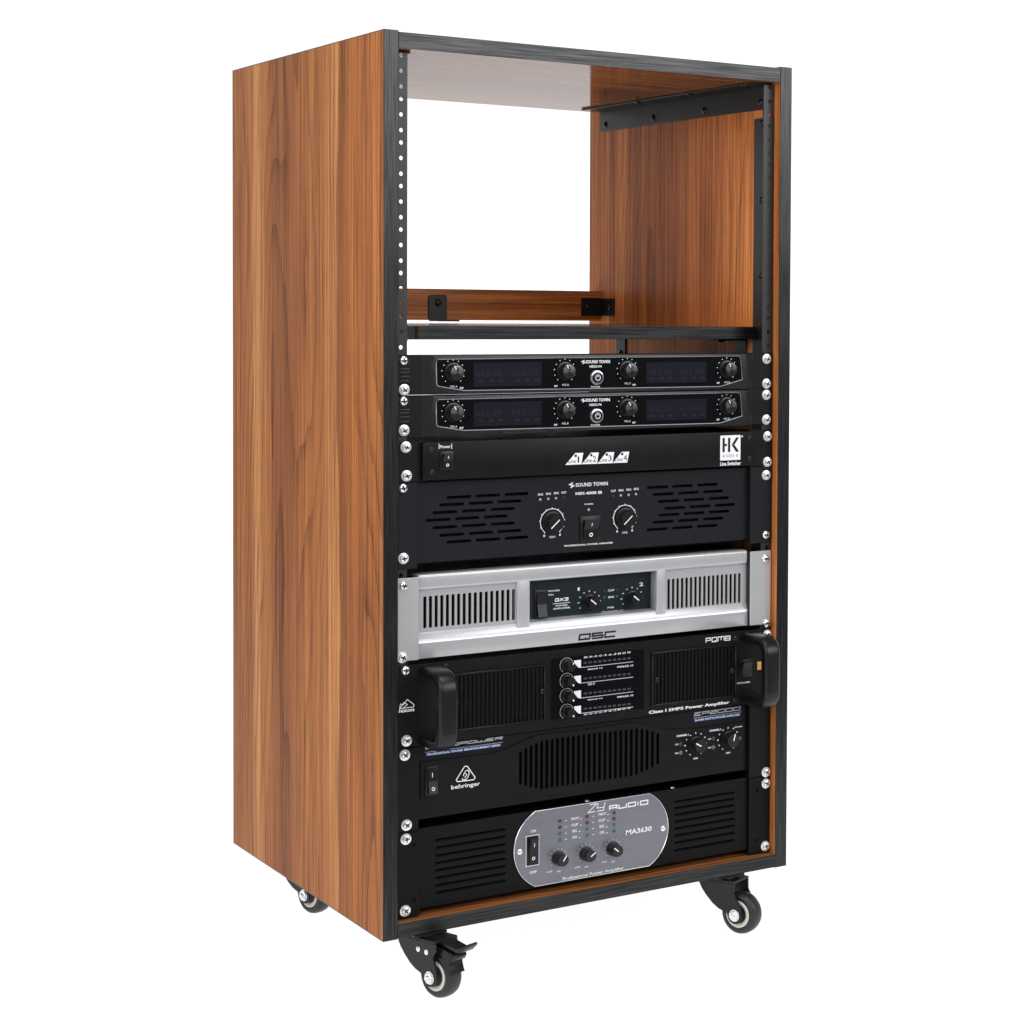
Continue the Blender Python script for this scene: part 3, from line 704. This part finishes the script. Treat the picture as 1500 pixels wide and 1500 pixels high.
# ---- black power amplifier with two rings
dv = device('power_amplifier', 'plain black power amplifier with two white-ringed knobs and slotted vents on both sides', 'amplifier', .3985)
D = -7; z0, z1 = .3990, .4925
ears(dv, z0, z1, 'device_blue_black', 25, 452)
za = at(c5(258, 826), D)[1]
fb = B().box(XL + .0255, XL + .4565, Y(D), Y(D) + .002, za, z1 - .001).build('front_panel', 'device_blue_black', dv)
b = B(); b.box(XL + .0235, XL + .0250, YE + .0018, Y(D) + .002, z0, z1); b.box(XL + .4520, XL + .4535, YE + .0018, Y(D) + .002, z0, z1); b.build('ear_return', 'device_blue_black', dv)
ct = B()
for i, (xs, ys) in enumerate(((470, 345), (418, 400), (368, 457), (318, 513), (368, 567), (418, 622), (470, 672))):
    for k in range(3):
        a = at(c5(xs, ys), D); c = at(c5(xs + 182, ys - 10), D); pw = at(c5(xs + 215, ys - 12), D)[0] - a[0]
        ct.prism(rounded(a[0] + k * pw, c[0] + k * pw, a[1] - .0017, a[1] + .0017, .0017), Y(D) - .003, Y(D) + .005)
for i, (xs, ys) in enumerate(((410, 256), (450, 303), (488, 351), (530, 398), (490, 445), (450, 494), (408, 545))):
    for k in range(3):
        a = at(c6(xs, ys), D); c = at(c6(xs + 146, ys - 12), D); pw = at(c6(xs + 174, ys - 15), D)[0] - a[0]
        ct.prism(rounded(a[0] + k * pw, c[0] + k * pw, a[1] - .0017, a[1] + .0017, .0017), Y(D) - .003, Y(D) + .005)
cut(fb, ct)
chassis(dv, z0 + .001, z1 - .004, Y(D) + .012, .40, 'device_textured')
E = D + .2; pr = B()
bolt_logo(pr, k8(555, 262), k8(608, 198), E); pr.text('SOUND TOWN', k8(624, 250), k8(978, 190), E, 0, .03); pr.text('NIX-4000 IB', k8(624, 340), k8(915, 292), E, 0, .03)
pr.text('PROFESSIONAL POWER AMPLIFIER', k8(500, 908), k8(1035, 852), E, 0, .02); pr.text('POWER', k8(722, 448), k8(818, 428), E, 0, .02)
for (ca, cb, vals, lab) in ((k8(366, 632), 'CH1', (235, 322, 408, 492), (388, 333)), (k8(1163, 588), 'CH2', (1037, 1120, 1205, 1287), (350, 294))):
    x, z = at(ca, D); pr.arc(x, z, Y(E), .0148, -52, 232, .0009, 36)
    for k in range(11):
        a = math.radians(-52 + 28.4 * k); c, s_ = math.cos(a), math.sin(a); pr.line([(x + .0150 * c, z + .0150 * s_), (x + .0164 * c, z + .0164 * s_)], Y(E + .05), .0009)
    pr.text_at(cb, x - .0035, x + .0037, z - .0185, z - .0162, Y(E), 0, .02); pr.disc(x - .0100, z - .0155, Y(E), .0012); pr.disc(x + .0098, z - .0155, Y(E), .0012)
    knob(dv, x, z, Y(D), .0104, .0120, .0122, ang=222, plen=1.5, pw=.0012)
    for k, v_ in enumerate(vals):
        red = (k == 3) == (ca[0] < 850) and k in (0, 3); sl = -(v_ - vals[0]) * .085
        lx, lz = at(k8(v_, lab[0] + sl + (0 if ca[0] < 850 else 0)), D); led(dv, lx, lz, Y(D), 'led_red' if (k == 3 and ca[0] < 850) or (k == 0 and ca[0] > 850) else 'led_clear', .0013)
        nm = 'CLIP' if (k == 3 and ca[0] < 850) or (k == 0 and ca[0] > 850) else 'SIG'
        pr.text(nm, k8(v_ - 25, lab[1] + sl + 12), k8(v_ + 30, lab[1] + sl - 14), E, 0, .02)
lx, lz = at(k8(768, 500), D); led(dv, lx, lz, Y(D), 'led_clear', .0014)
pr.build_split('printed_marks', 'white_print', fb)
x0, x1, za, zb = rect(k8(665, 862), k8(895, 560), D); rocker(dv, x0, x1, za, zb, Y(D))
rack_screw(dv, (590, 715), 0, False); rack_screw(dv, (590.5, 818)); rack_screw(dv, c6(1227, 168)); rack_screw(dv, c6(1225, 578), 0, False)

# ---- silver power amplifier
dv = device('power_amplifier', 'silver power amplifier with vertical slot grilles and dark recessed control panel', 'amplifier', .2970)
z0 = at((582, 970), 0)[1]; z1 = at((582, 848), 0)[1]
ears(dv, z0, z1, 'silver_paint', 27, 453, .0022, .0006)
D = -5; DV = -9; DC = -22
b = B(); b.box(XL + .0255, XL + .0269, YE + .0023, Y(DC) + .004, z0, z1 - .001); b.box(XL + .4531, XL + .4545, YE + .0023, Y(DC) + .004, z0, z1 - .001); b.build('ear_return', 'chassis', dv)
xL_, xR_ = XL + .0275, XL + .4525
def zp(p_, d): return at(p_, d)[1]
zt1 = zp(c5(268, 912), D); zt0 = zp(c5(268, 1026), D); zb1 = zp(c5(268, 1340), D); zb0 = zp(b1(268, 312), D) - .0022
B().box(xL_, xR_, Y(D), Y(DC) + .004, zt0, zt1, .0030, 4).build('top_bar', 'silver_paint', dv, True)
b = B(); zr = zb1 - (zb1 - zb0) * .36
b.gen_prism([(xL_, Y(D - 3.5), zb1), (xL_, Y(D - 1.0), zr + .0030), (xL_, Y(D - .6), zr + .0005), (xL_, Y(D), zr - .0012), (xL_, Y(D), zb0), (xL_, Y(DC) + .004, zb0), (xL_, Y(DC) + .004, zb1 - .001), (xL_, Y(DV), zb1 - .0002)], (xR_ - xL_, 0, 0), .0006, 2)
b.build('bottom_bar', 'silver_paint', dv, True)
pLx0, pLx1 = at(c5(990, 1150), D)[0], at(c5(1085, 1150), D)[0]; pRx0, pRx1 = at(m1(1392, 330), D)[0], at(m1(1476, 330), D)[0]
for a, c in ((pLx0, pLx1), (pRx0, pRx1)): B().box(a, c, Y(D - .5), Y(DC), zb1 - .0045, zt0 + .0045, .0016, 3).build('pillar', 'silver_paint', dv, True)
ct = B(); vents = []
for (x0, x1, cr_, xs, pit, wdt, top, bot, slope, n) in ((xL_, pLx0 + .003, c5, 300, 40.55, 25, 1070, 1303, -.063, 17), (pRx1 - .003, xR_, c6, 552, 30.4, 17, 883, 1092, -.105, 17)):
    vp = B().box(x0, x1, Y(DV), Y(DV) + .0018, zb1 - .004, zt0 + .004).build('vent_grille', 'silver_paint', dv)
    ct = B(); zA = zp(cr_(xs, top), DV); zB = zp(cr_(xs, bot), DV); xa = at(cr_(xs, top), DV)[0]; xb = at(cr_(xs + pit * (n - 1) + wdt, top + slope * pit * n), DV)[0]
    wd_ = (xb - xa) / (n - 1 + .6); 
    for k in range(n): ct.prism(rounded(xa + k * wd_, xa + k * wd_ + wd_ * .58, zB, zA, .0011, 3), Y(DV) - .003, Y(DV) + .005)
    cut(vp, ct)
    B().box(x0, x1, Y(DV) + .014, Y(DV) + .016, zb1 - .004, zt0 + .004).build('vent_backing', 'cavity', dv)
chassis(dv, z0 + .004, zt1 - .0012, Y(DC) + .0045, .36, 'chassis', 24, 458)
cp = B().box(pLx1 - .002, pRx0 + .002, Y(DC), Y(DC) + .0015, zb1 - .003, zt0 + .003).build('control_panel', 'panel_teal', dv)
b = B(); b.gen_prism([(pLx1 - .001, Y(D - 3.2), zb1 - .0006), (pLx1 - .001, Y(DC), zp(m1(300, 540), DC)), (pLx1 - .001, Y(DC), zb1 - .003), (pLx1 - .001, Y(D - 3.2), zb1 - .003)], (pRx0 - pLx1 + .002, 0, 0)); b.build('lower_slope', 'silver_paint', dv)
E = DC + .2; pr = B()
pr.text('POWER', m1(395, 295), m1(502, 272), E, 0, .02); pr.text('ON', m1(395, 330), m1(440, 310), E, 0, .02); pr.square_text('GX3', m1(455, 385), m1(580, 342), E, .0010, .1)
a = at(m1(435, 404), E); c = at(m1(595, 385), E); pr.line([(a[0], a[1]), (c[0], a[1])], Y(E), .0006)
pr.text('POWER', m1(463, 430), m1(572, 405), E, 0, .02); pr.text('AMPLIFIER', m1(437, 458), m1(597, 428), E, 0, .02)
pr.text('1', m1(664, 284), m1(682, 252), E, 0, 0); pr.text('2', m1(1228, 243), m1(1265, 205), E, 0, .02); pr.text('CLIP', m1(940, 290), m1(1000, 268), E, 0, .02); pr.text('SIG', m1(942, 352), m1(995, 330), E, 0, .02)
pr.text('PWR', m1(938, 448), m1(998, 426), E, 0, .02); pr.text('CROSSOVER LPF', m1(882, 484), m1(1082, 456), E, 0, .01)
for (px, py) in ((770, 385), (1160, 350)):
    x, z = at(m1(px, py), DC)
    for k in range(9):
        a = math.radians(-30 + 30 * k); pr.text_at(str((0, 2, 4, 6, 8, 10, 14, 18, 21)[k]), x + .0140 * math.cos(a) - .0011, x + .0140 * math.cos(a) + .0011, z + .0125 * math.sin(a) - .0008, z + .0125 * math.sin(a) + .0008, Y(E), 0, .02)
    knob(dv, x, z, Y(DC), .0078, .0145, .0090, ang=140, plen=1.25, pw=.0013, grip=10)
pr.build_split('printed_marks', 'white_print', cp)
for (px, py), m_ in ((m1(908, 283), 'led_red'), (m1(1022, 272), 'led_red'), (m1(908, 345), 'led_green'), (m1(1022, 333), 'led_green')): x, z = at((px, py), DC); led(dv, x, z, Y(DC), m_, .0014)
x0, x1, za, zb = rect(m1(262, 545), m1(385, 268), DC); rocker(dv, x0, x1, za, zb, Y(DC), False, tilt=-1)
lg = B().square_text('QSC', m1(668, 742), m1(1022, 646), D + .25, .0020, .18, .24); lg.build('brand_lettering', 'black_print', dv)
for p_ in ((591, 858), (589, 963)): rack_screw(dv, p_, 0, p_[1] > 900)
for p_ in (c6(1224, 742), c6(1230, 1185)): rack_screw(dv, p_, 0, False)

# ---- black amplifier with handles
dv = device('power_amplifier', 'black power amplifier with two protruding grab handles and a four-knob meter panel', 'amplifier', .2050)
z0, z1 = .2045, .2938
fb = B().box(XL, XL + .4826, YE, YE + .003, z0, z1, .0004, 1).build('front_panel', 'device_black', dv)
chassis(dv, z0 + .002, z1 - .003, YE + .003)
GD = 2.6
gx0, gx1, gz0, gz1 = rect(b2(446, 636), b2(1030, 200), GD)
gl1 = at(b1(1200, 560), GD)[0]; gl0 = gl1 - (gx1 - gx0)
for a, c in ((gl0, gl1), (gx0, gx1)):
    b = B(); fr_ = .0022
    b.box(a, c, Y(GD), YE - .0001, gz1 - fr_, gz1, .0005, 1); b.box(a, c, Y(GD), YE - .0001, gz0, gz0 + fr_, .0005, 1)
    b.box(a, a + fr_, Y(GD), YE - .0001, gz0 + fr_, gz1 - fr_, .0005, 1); b.box(c - fr_, c, Y(GD), YE - .0001, gz0 + fr_, gz1 - fr_, .0005, 1)
    fr = b.build('grille_frame', 'plastic_black', dv, True)
    b = B(); n = 22; pw = (c - a - 2 * fr_) / n; rows = 13
    for k in range(n):
        for j in range(rows):
            za = gz0 + fr_ + (gz1 - gz0 - 2 * fr_) * j / rows; zb = gz0 + fr_ + (gz1 - gz0 - 2 * fr_) * (j + .72) / rows
            b.box(a + fr_ + k * pw + .0004, a + fr_ + k * pw + pw * .62, Y(GD - .3 - random.random() * .5), YE - .0004, za, zb, .0003, 1)
        b.box(a + fr_ + k * pw + .0008, a + fr_ + k * pw + pw * .5, Y(GD - 1.4), YE - .0002, gz0 + fr_, gz1 - fr_)
    b.build('perforated_mesh', 'device_textured', fr, kind='stuff')
for p_ in (b1(468, 380), b1(545, 640), b1(1175, 565), b2(1020, 165), b2(998, 388), b2(482, 450), b2(1015, 583)): small_screw(dv, p_, GD if p_ in (b1(545, 640), b1(1175, 565), b2(998, 388), b2(482, 450)) else 0, r=.0030)
cx0, cx1, cz0, cz1 = rect(m1(412, 1470), m1(1275, 815), .6)
cp = B().box(cx0, cx1, Y(.6), YE - .0001, cz0, cz1, .0003, 1).build('meter_panel', 'gloss_black', dv)
pr = B(); gy = B(); dm = B(); E = .8
for i, yk in enumerate((965, 1105, 1245, 1388)):
    x, z = at(m1(562, yk), .6); knob(dv, x, z, Y(.6), .0058, .0130, .0066, ang=(60, -62, -60, -58)[i], plen=.45, pw=.0013); gy.arc(x, z, Y(E), .0084, -40, 240, .0006)
    yt = (915, 1058, 1195, 1335)[i]
    pr.sheet([at(m1(*q), E) for q in ((630, yt + 8), (694, yt), (694, yt + 75), (668, yt + 70), (632, yt + 30))], Y(E))
    a = at(m1(692, yt + 70), E); c = at(m1(1172, yt + 16), E); gy.line([(a[0], a[1] - .0002), (c[0], a[1] - .0002)], Y(E), .0008)
    for k in range(10):
        q = at(m1(718 + k * 44.5, yt + 30 - k * 4.7), .6); dm.box(q[0], q[0] + .0042, Y(.9), Y(.6), q[1] - .0011, q[1] + .0011)
    if i in (0, 1, 3 - 1): 
        yl = (1010, 1150, 1288)[i]; pr.text(('BRIDGE 1/2', 'CH 3', 'BRIDGE 3/4')[i], m1(757, yl), m1((892, 818, 892)[i], yl - 26), E, 0, .02)
        if i != 1: pr.text('PARALLEL 1/2', m1(1025, (990, 0, 1265)[i]), m1(1172, (958, 0, 1232)[i]), E, .15, .02)
for k, s_ in enumerate(('SIG', '-24', '-18', '-12', '-9', '-6', '-3', '0', 'CLIP', 'TMP')):
    pr.text(s_, m1(720 + k * 44, 902 - k * 4.8), m1(753 + k * 44, 882 - k * 4.8), E, .1, .02); pr.text(s_, m1(720 + k * 44, 1424 - k * 6.2), m1(753 + k * 44, 1406 - k * 6.2), E, .1, .02)
pr.build_split('printed_marks', 'white_print', cp); gy.build_split('printed_lines', 'grey_print', cp); dm.build_split('meter_segments', 'dim_print', cp)
pr = B(); pr.square_text('PQM8', b2(814, 196), b2(984, 144), .25, .0010); pr.text('Class I SMPS Power Amplifier', b2(423, 690), b2(978, 592), .25, 0, .03); pr.text('POWER', b2(1030, 480), b2(1120, 458), .25, .1, .02)
x0, x1, za, zb = rect(b1(120, 728), b1(235, 615), .25); f = lambda a, c: (x0 + a * (x1 - x0), za + c * (zb - za))
pr.line([f(.05, .36), f(.12, .70), f(.30, .62), f(.55, .98), f(.97, .55), f(.95, .38), f(.05, .36)], Y(.25), .0008); pr.line([f(.08, .36), f(.34, .80), f(.55, .60), f(.30, .40)], Y(.3), .0007)
pr.text_at('lexon', x0, x1, za + .06 * (zb - za), za + .34 * (zb - za), Y(.25), .1, .03)
pr.build_split('printed_marks', 'white_print', fb)
x0, x1, za, zb = rect(b2(1042, 432), b2(1132, 302), 0); rocker(dv, x0, x1, za, zb, YE, False)
x, z = at(b2(1180, 352), 0); B().box(x - .0030, x + .0030, Y(1.2), Y(0), z - .0050, z + .0050, .0006, 2).build('indicator_light', 'led_orange', dv, True)
def handle(x, za, zb, out=.054, wd=.0215, th=.0118):
    b = B(); r = .016; pts = [(YE, za + th / 2)]
    for c_, a0 in (((YE - out + r + th / 2, za + th / 2 + r), -90), ((YE - out + r + th / 2, zb - th / 2 - r), 180)):
        for i in range(7):
            a = math.radians((270 - 15 * i) if a0 == -90 else (180 - 15 * i)); pts.append((c_[0] + r * math.cos(a), c_[1] + r * math.sin(a)))
    pts.append((YE, zb - th / 2)); sec = rounded(-wd / 2, wd / 2, -th / 2, th / 2, .0038, 4); rings = []
    for i, (y, z) in enumerate(pts):
        a = Vector(pts[max(i - 1, 0)]); c = Vector(pts[min(i + 1, len(pts) - 1)]); d = (c - a).normalized(); nn = Vector((-d.y, d.x))
        rings.append([b.v(x + s0, y + nn.x * s1, z + nn.y * s1) for s0, s1 in sec])
    for A, C in zip(rings, rings[1:]):
        for k in range(len(sec)): b.face([A[k], A[(k + 1) % len(sec)], C[(k + 1) % len(sec)], C[k]])
    b.face(rings[0]); b.face(rings[-1]); bmesh.ops.recalc_face_normals(b.bm, faces=b.bm.faces)
    b.build('handle', 'plastic_black', dv, True)
hz1 = zp(b1(285, 385), 0); hz0 = zp(b1(285, 905), 0)
handle(XL + .0385, hz0 - .0085, hz1 + .001); handle(XL + .4520, hz0 - .0085, hz1 + .001)
rack_screw(dv, (593.5, 982), 0, False); rack_screw(dv, (595, 1085)); rack_screw(dv, b2(1235, 138)); rack_screw(dv, (1122.5, 1012))

# ---- black amplifier with lens-shaped grille
dv = device('power_amplifier', 'charcoal power amplifier with long lens-shaped grille of upright slots and blue print strips', 'amplifier', .1120)
z0, z1 = .1125, .2035
ears(dv, z0, z1, 'device_black', 27, 453)
D = -6; x0, x1 = XL + .0275, XL + .4525; za = at(b3(275, 402), D)[1]
fb = B().box(x0, x1, Y(D), Y(D) + .002, za, z1 - .001).build('front_panel', 'device_black', dv)
b = B(); b.box(XL + .0255, XL + .0270, YE + .0018, Y(D) + .002, z0, z1); b.box(XL + .4530, XL + .4545, YE + .0018, Y(D) + .002, z0, z1); b.build('ear_return', 'device_black', dv)
P2 = D + 1.6
upc = [at(p_, P2) for p_ in (b1(280, 1086), b1(560, 1052), b1(800, 1022), b1(880, 1000), b1(980, 950), m2(160, 262), m2(240, 226), m2(320, 208), m2(500, 190), m2(800, 152), m2(1000, 118), m2(1090, 108), m2(1160, 116), m2(1230, 138), m2(1300, 158), m2(1380, 164), b2(700, 790), b2(900, 765), b2(1085, 735))]
loc_ = [at(p_, P2) for p_ in (b2(1085, 962), b2(900, 988), b2(700, 1015), m2(1430, 487), m2(1340, 508), m2(1260, 540), m2(1150, 582), m2(1000, 620), m2(800, 660), m2(600, 695), m2(400, 716), m2(270, 720), m2(180, 712), m2(80, 692), m2(0, 684), b1(800, 1288), b1(560, 1316), b1(280, 1352))]
def smooth_pts(q, it=2):
    for _ in range(it):
        n = [q[0]]
        for a, c in zip(q, q[1:]): n += [(a[0] * .75 + c[0] * .25, a[1] * .75 + c[1] * .25), (a[0] * .25 + c[0] * .75, a[1] * .25 + c[1] * .75)]
        q = n + [q[-1]]
    return q
uz, lz = smooth_pts(upc), smooth_pts(loc_)
b = B(); b.prism([(min(max(a, x0 + .0005), x1 - .0005), c) for a, c in uz + lz], Y(P2), Y(D) - .0001, .0010, 2); rp = b.build('raised_panel', 'device_black', dv)
tops = [(130, 355), (180, 320), (225, 295), (320, 260), (450, 236), (800, 190), (1030, 165), (1120, 155), (1165, 160), (1210, 170), (1255, 183), (1290, 200)]
bots = [(130, 628), (220, 655), (310, 670), (450, 650), (700, 612), (1000, 570), (1100, 552), (1150, 530), (1200, 510), (1240, 490), (1290, 460)]
def interp(q, x):
    for a, c in zip(q, q[1:]):
        if x <= c[0]: return a[1] + (c[1] - a[1]) * (x - a[0]) / (c[0] - a[0])
    return q[-1][1]
def slots():
    ct = B()
    for k in range(27):
        xs = 130 + k * (1160 / 26); A = at(m2(xs, interp(tops, xs)), P2); C = at(m2(xs, interp(bots, xs)), P2)
        ct.prism(rounded(A[0] - .0018, A[0] + .0018, C[1], A[1], .0014, 3), Y(P2) - .003, Y(D) + .006)
    return ct
cut(rp, slots()); cut(fb, slots())
chassis(dv, z0 + .006, z1 - .003, Y(D) + .022, .34, 'cavity')
E = D + .25; bl = B(); pr = B(); gp = B()
gp.square_text('EUROPOWER', b1(312, 990), b1(884, 893), E, .0009, .30, .20); gp.square_text('EP2000', b2(733, 700), b2(1056, 632), E, .0009, .30, .20)
for q0, q1, tx in ((b1(322, 1040), b1(868, 944), 'PROFESSIONAL SOUND REINFORCEMENT SERIES'), (b2(735, 740), b2(1052, 675), '2x1000 WATTS POWER AMPLIFIER')):
    xa, xb, zA, zB = rect(q0, q1, E); bl.sheet([(xa, zA), (xb, zA), (xb, zB), (xa, zB)], Y(E)); gp.line([(xa - .001, zB + .0009), (xb + .002, zB + .0009)], Y(E), .0005)
    pr.text_at(tx, xa + .0008, xb - .0008, zA + (zB - zA) * .2, zB - (zB - zA) * .2, Y(E + .15), .1, .01)
gp.build_split('model_lettering', 'grey_print', fb); bl.build_split('print_strip', 'blue_print', fb); pr.build_split('strip_lettering', 'white_print', fb)
E = P2 + .2; pr = B()
tri = [at(p_, E) for p_ in (b1(612, 1098), b1(690, 1208), b1(532, 1228))]
mm = lambda a, c, t_: (a[0] + (c[0] - a[0]) * t_, a[1] + (c[1] - a[1]) * t_)
tr6 = [];
for i in range(3): tr6 += [mm(tri[i], tri[i - 1], .12), mm(tri[i], tri[(i + 1) % 3], .12)]
pr.line(tr6, Y(E), .0010, True); cx = sum(a for a, _ in tri) / 3; cz = sum(c for _, c in tri) / 3
ear_ = [(cx - .0045 + .0, cz - .0030), (cx - .0030, cz - .0052), (cx + .0005, cz - .0048), (cx + .0038, cz - .0005), (cx + .0040, cz + .0042), (cx + .0015, cz + .0058), (cx - .0015, cz + .0035), (cx - .0030, cz - .0005)]
pr.line(smooth_pts(ear_, 2), Y(E), .0009); pr.line([(cx - .0005, cz + .0025), (cx + .0012, cz + .0002), (cx - .0015, cz - .0025)], Y(E), .0008)
pr.text('behringer', b1(505, 1292), b1(716, 1222), E, 0, .012)
for (px, py), nm, pa in ((b2(745, 892), 'CHANNEL 1', 150), (b2(968, 855), 'CHANNEL 2', 75)):
    x, z = at((px, py), P2); knob(dv, x, z, Y(P2), .0088, .0130, .0098, ang=pa, plen=1.0, pw=.0014, grip=14)
    for k in range(11):
        a = math.radians(-58 + 29.6 * k); pr.text_at('0123456789'[k % 10], x + .0146 * math.cos(a) - .0011, x + .0146 * math.cos(a) + .0011, z + .0135 * math.sin(a) - .0009, z + .0135 * math.sin(a) + .0009, Y(E), 0, .02)
    pr.text_at(nm, x - .0265, x - .0100, z + .0118, z + .0142, Y(E), 0, .03); pr.text_at('GAIN', x - .0030, x + .0030, z - .0180, z - .0158, Y(E), 0, .03)
    for dz_, nm2, m_ in ((.0030, 'CLIP', 'led_red'), (-.0075, 'SIG', 'led_yellow')): led(dv, x - .0205, z + dz_, Y(P2), m_, .0022); pr.text_at(nm2, x - .0285, x - .0238, z + dz_ - .0008, z + dz_ + .0010, Y(E), 0, .02)
x, z = at(b2(1050, 850), P2); led(dv, x, z, Y(P2), 'led_green', .0020); pr.text('POWER', b2(1012, 780), b2(1066, 764), E, 0, .02)
pr.build_split('printed_marks', 'white_print', rp)
xa, xb, zA, zB = rect(b1(312, 1330), b1(405, 1105), P2); rocker(dv, xa, xb, zA, zB, Y(P2), True, tilt=-1)
for p_ in ((592.5, 1106), (595, 1208.5), b2(1225, 1082)): rack_screw(dv, p_)

# ---- bottom amplifier with silver name plate
dv = device('power_amplifier', 'black textured power amplifier with a rounded silver name plate and three knobs', 'amplifier', .0175)
z0, z1 = .0185, .1118
ears(dv, z0, z1, 'device_textured', 28.5, 453)
D = -4; x0, x1 = XL + .0290, XL + .4530
za, zb = zp(b3(300, 1056), D), zp(b3(300, 466), D)
fb = B().box(x0, x1, Y(D), Y(D) + .002, za, zb, .0008, 2).build('front_panel', 'device_textured', dv)
b = B(); b.box(XL + .0270, XL + .0285, YE + .0018, Y(D) + .004, z0, z1); b.box(XL + .4530, XL + .4545, YE + .0018, Y(D) + .004, z0, z1); b.build('ear_return', 'device_textured', dv)
ct = B()
for cr_, xs, xe, yl, dy in ((b3, 388, 903, (555, 610, 668, 722, 776, 831, 886, 940), -76), (b4, 598, 1012, (350, 394, 440, 487, 535, 583, 632, 684), -64)):
    for y_ in yl:
        a = at(cr_(xs, y_), D); c = at(cr_(xe, y_ + dy), D); ct.prism(rounded(a[0], c[0], a[1] - .0010, a[1] + .0012, .0011, 3), Y(D) - .003, Y(D) + .005)
cut(fb, ct)
b = B()
for cr_, xs, xe, yl, dy in ((b3, 388, 903, (555, 610, 668, 722, 776, 831, 886, 940), -76), (b4, 598, 1012, (350, 394, 440, 487, 535, 583, 632, 684), -64)):
    for y_ in yl:     # pressed louvre lips behind each slot
        a = at(cr_(xs, y_), D); c = at(cr_(xe, y_ + dy), D)
        b.gen_prism([(a[0], Y(D) + .0002, a[1] - .0022), (a[0], Y(D) - .0006, a[1] - .0016), (a[0], Y(D) + .0022, a[1] - .0002), (a[0], Y(D) + .0030, a[1] - .0010)], (c[0] - a[0], 0, 0))
b.build_split('louvres', 'device_textured', fb)
chassis(dv, z0 + .0015, z1 - .004, Y(D) + .020, .36, 'cavity')
P3 = D + 1.2
q = [m2(*p_) for p_ in ((255, 857), (1220, 706))]
ptl, ptr = at(q[0], P3), at(q[1], P3); pl, prr = at(m2(74, 1170), P3)[0], at(m2(1377, 960), P3)[0]; pb = max(za + .0004, zp(m2(250, 1492), P3)); pt = (ptl[1] + ptr[1]) / 2
def arc_side(xe, xo, n=14):   # circular end through (xo, pt), (xe, mid), (xo, pb)
    hh = (pt - pb) / 2; s_ = abs(xo - xe); R = (hh * hh + s_ * s_) / (2 * s_); sg = 1 if xe < xo else -1; c = xe + sg * R; am = math.asin(min(1, hh / R)); zc = (pt + pb) / 2
    if s_ > hh: am = math.pi - am
    return [(c - sg * R * math.cos(am - 2 * am * i / n), zc + R * math.sin(am - 2 * am * i / n)) for i in range(n + 1)]
L_pts = arc_side(pl, ptl[0]); R_pts = arc_side(prr, ptr[0])[::-1]
shape = L_pts + R_pts
np_ = B().prism(shape, Y(P3), Y(D) - .0001, .0003, 1).build('name_plate', 'brushed_plate', dv)
b = B(); b.tube([(x, Y(P3 + .1), z) for x, z in shape], .00045, 6, True); b.build('trim', 'plate_rim', np_, True)
E = P3 + .2; pr = B()
pr.square_text('ZY', m2(697, 872), m2(848, 776), E, .0009, .25, .2); pr.square_text('AUDIO', m2(876, 850), m2(1210, 756), E, .0013, .06, .28)
pr.text('MA3630', m2(1020, 1058), m2(1238, 978), E, .05, .02); pr.text('Professional Power Amplifier', m2(486, 1448), m2(1004, 1322), E, 0, .015)
pr.text('ON', m2(215, 1038), m2(260, 1008), E, 0, .02); pr.text('OFF', m2(207, 1388), m2(268, 1355), E, 0, .02)
for c_, xs in enumerate((462, 692, 920)):
    for r_ in range(4):
        yy = (938, 900, 868)[c_] + (52.5, 52, 50.5)[c_] * r_; x, z = at(m2(xs, yy), P3); led(dv, x, z, Y(P3), 'led_red' if r_ < 2 else 'led_green', .0019)
        if c_ < 2:
            y2 = yy - 12; pr.text(('PROT', 'CLIP', 'SIG', 'ON')[r_], m2(xs + (98, 98, 104, 106)[r_], y2 + 6), m2(xs + (165, 155, 142, 142)[r_], y2 - 24), E, 0, .02)
            for o_ in (52, 178 if r_ < 2 else 166): a = at(m2(xs + o_, yy - o_ * .12 + 4), E); pr.line([(a[0] - .0012, a[1]), (a[0] + .0012, a[1])], Y(E), .0007)
for (px, py), pa in (((448, 1252), 55), ((682, 1215), 35), ((908, 1172), 140)):
    x, z = at(m2(px, py), P3); k = knob(dv, x, z, Y(P3), .0072, .0135, .0082, ang=pa, plen=1.1, pw=.0013, grip=9)
    for j in range(11):
        a = math.radians(-40 + 26 * j); pr.disc(x + .0108 * math.cos(a), z + .0108 * math.sin(a), Y(E), .00055, 8)
    pr.text_at('-60dB', x - .0150, x - .0075, z - .0148, z - .0128, Y(E), .1, .01); pr.text_at('0dB', x - .0018, x + .0030, z - .0162, z - .0142, Y(E), .1, .01)
xa, xb, zA, zB = rect(m2(178, 1318), m2(280, 1055), P3); pr.sheet([(xa - .0008, zA - .0012), (xb + .0012, zA - .0012), (xb + .0012, zB + .0008), (xa - .0008, zB + .0008)], Y(P3 + .1))
pr.build_split('printed_marks', 'white_print', np_)
rocker(dv, xa, xb, zA, zB, Y(P3 + .2))
for p_ in (m2(125, 1200), m2(1335, 1002)): small_screw(dv, p_, P3, 'zinc', .0034)
for p_ in (m2(712, 745), m2(1435, 632)): 
    x, z = at(p_, D); B().lathe((x, Y(D) + .006, zb + .0001), (0, 0, 1), [(.003, 0), (.0028, .0008), (.0015, .0014), (0, .0015)], 14).build('top_screw', 'zinc', dv, True)
for p_ in ((594, 1229), (593, 1334), b4(1225, 222), b4(1220, 652)): rack_screw(dv, p_)
for p_ in (b3(232, 588), b3(234, 995), b4(1168, 270), b4(1165, 612)):
    x, z = at(p_, 0); B().disc(x, z, YE - .0002, .0022, 14).build('ear_hole', 'cavity', dv)
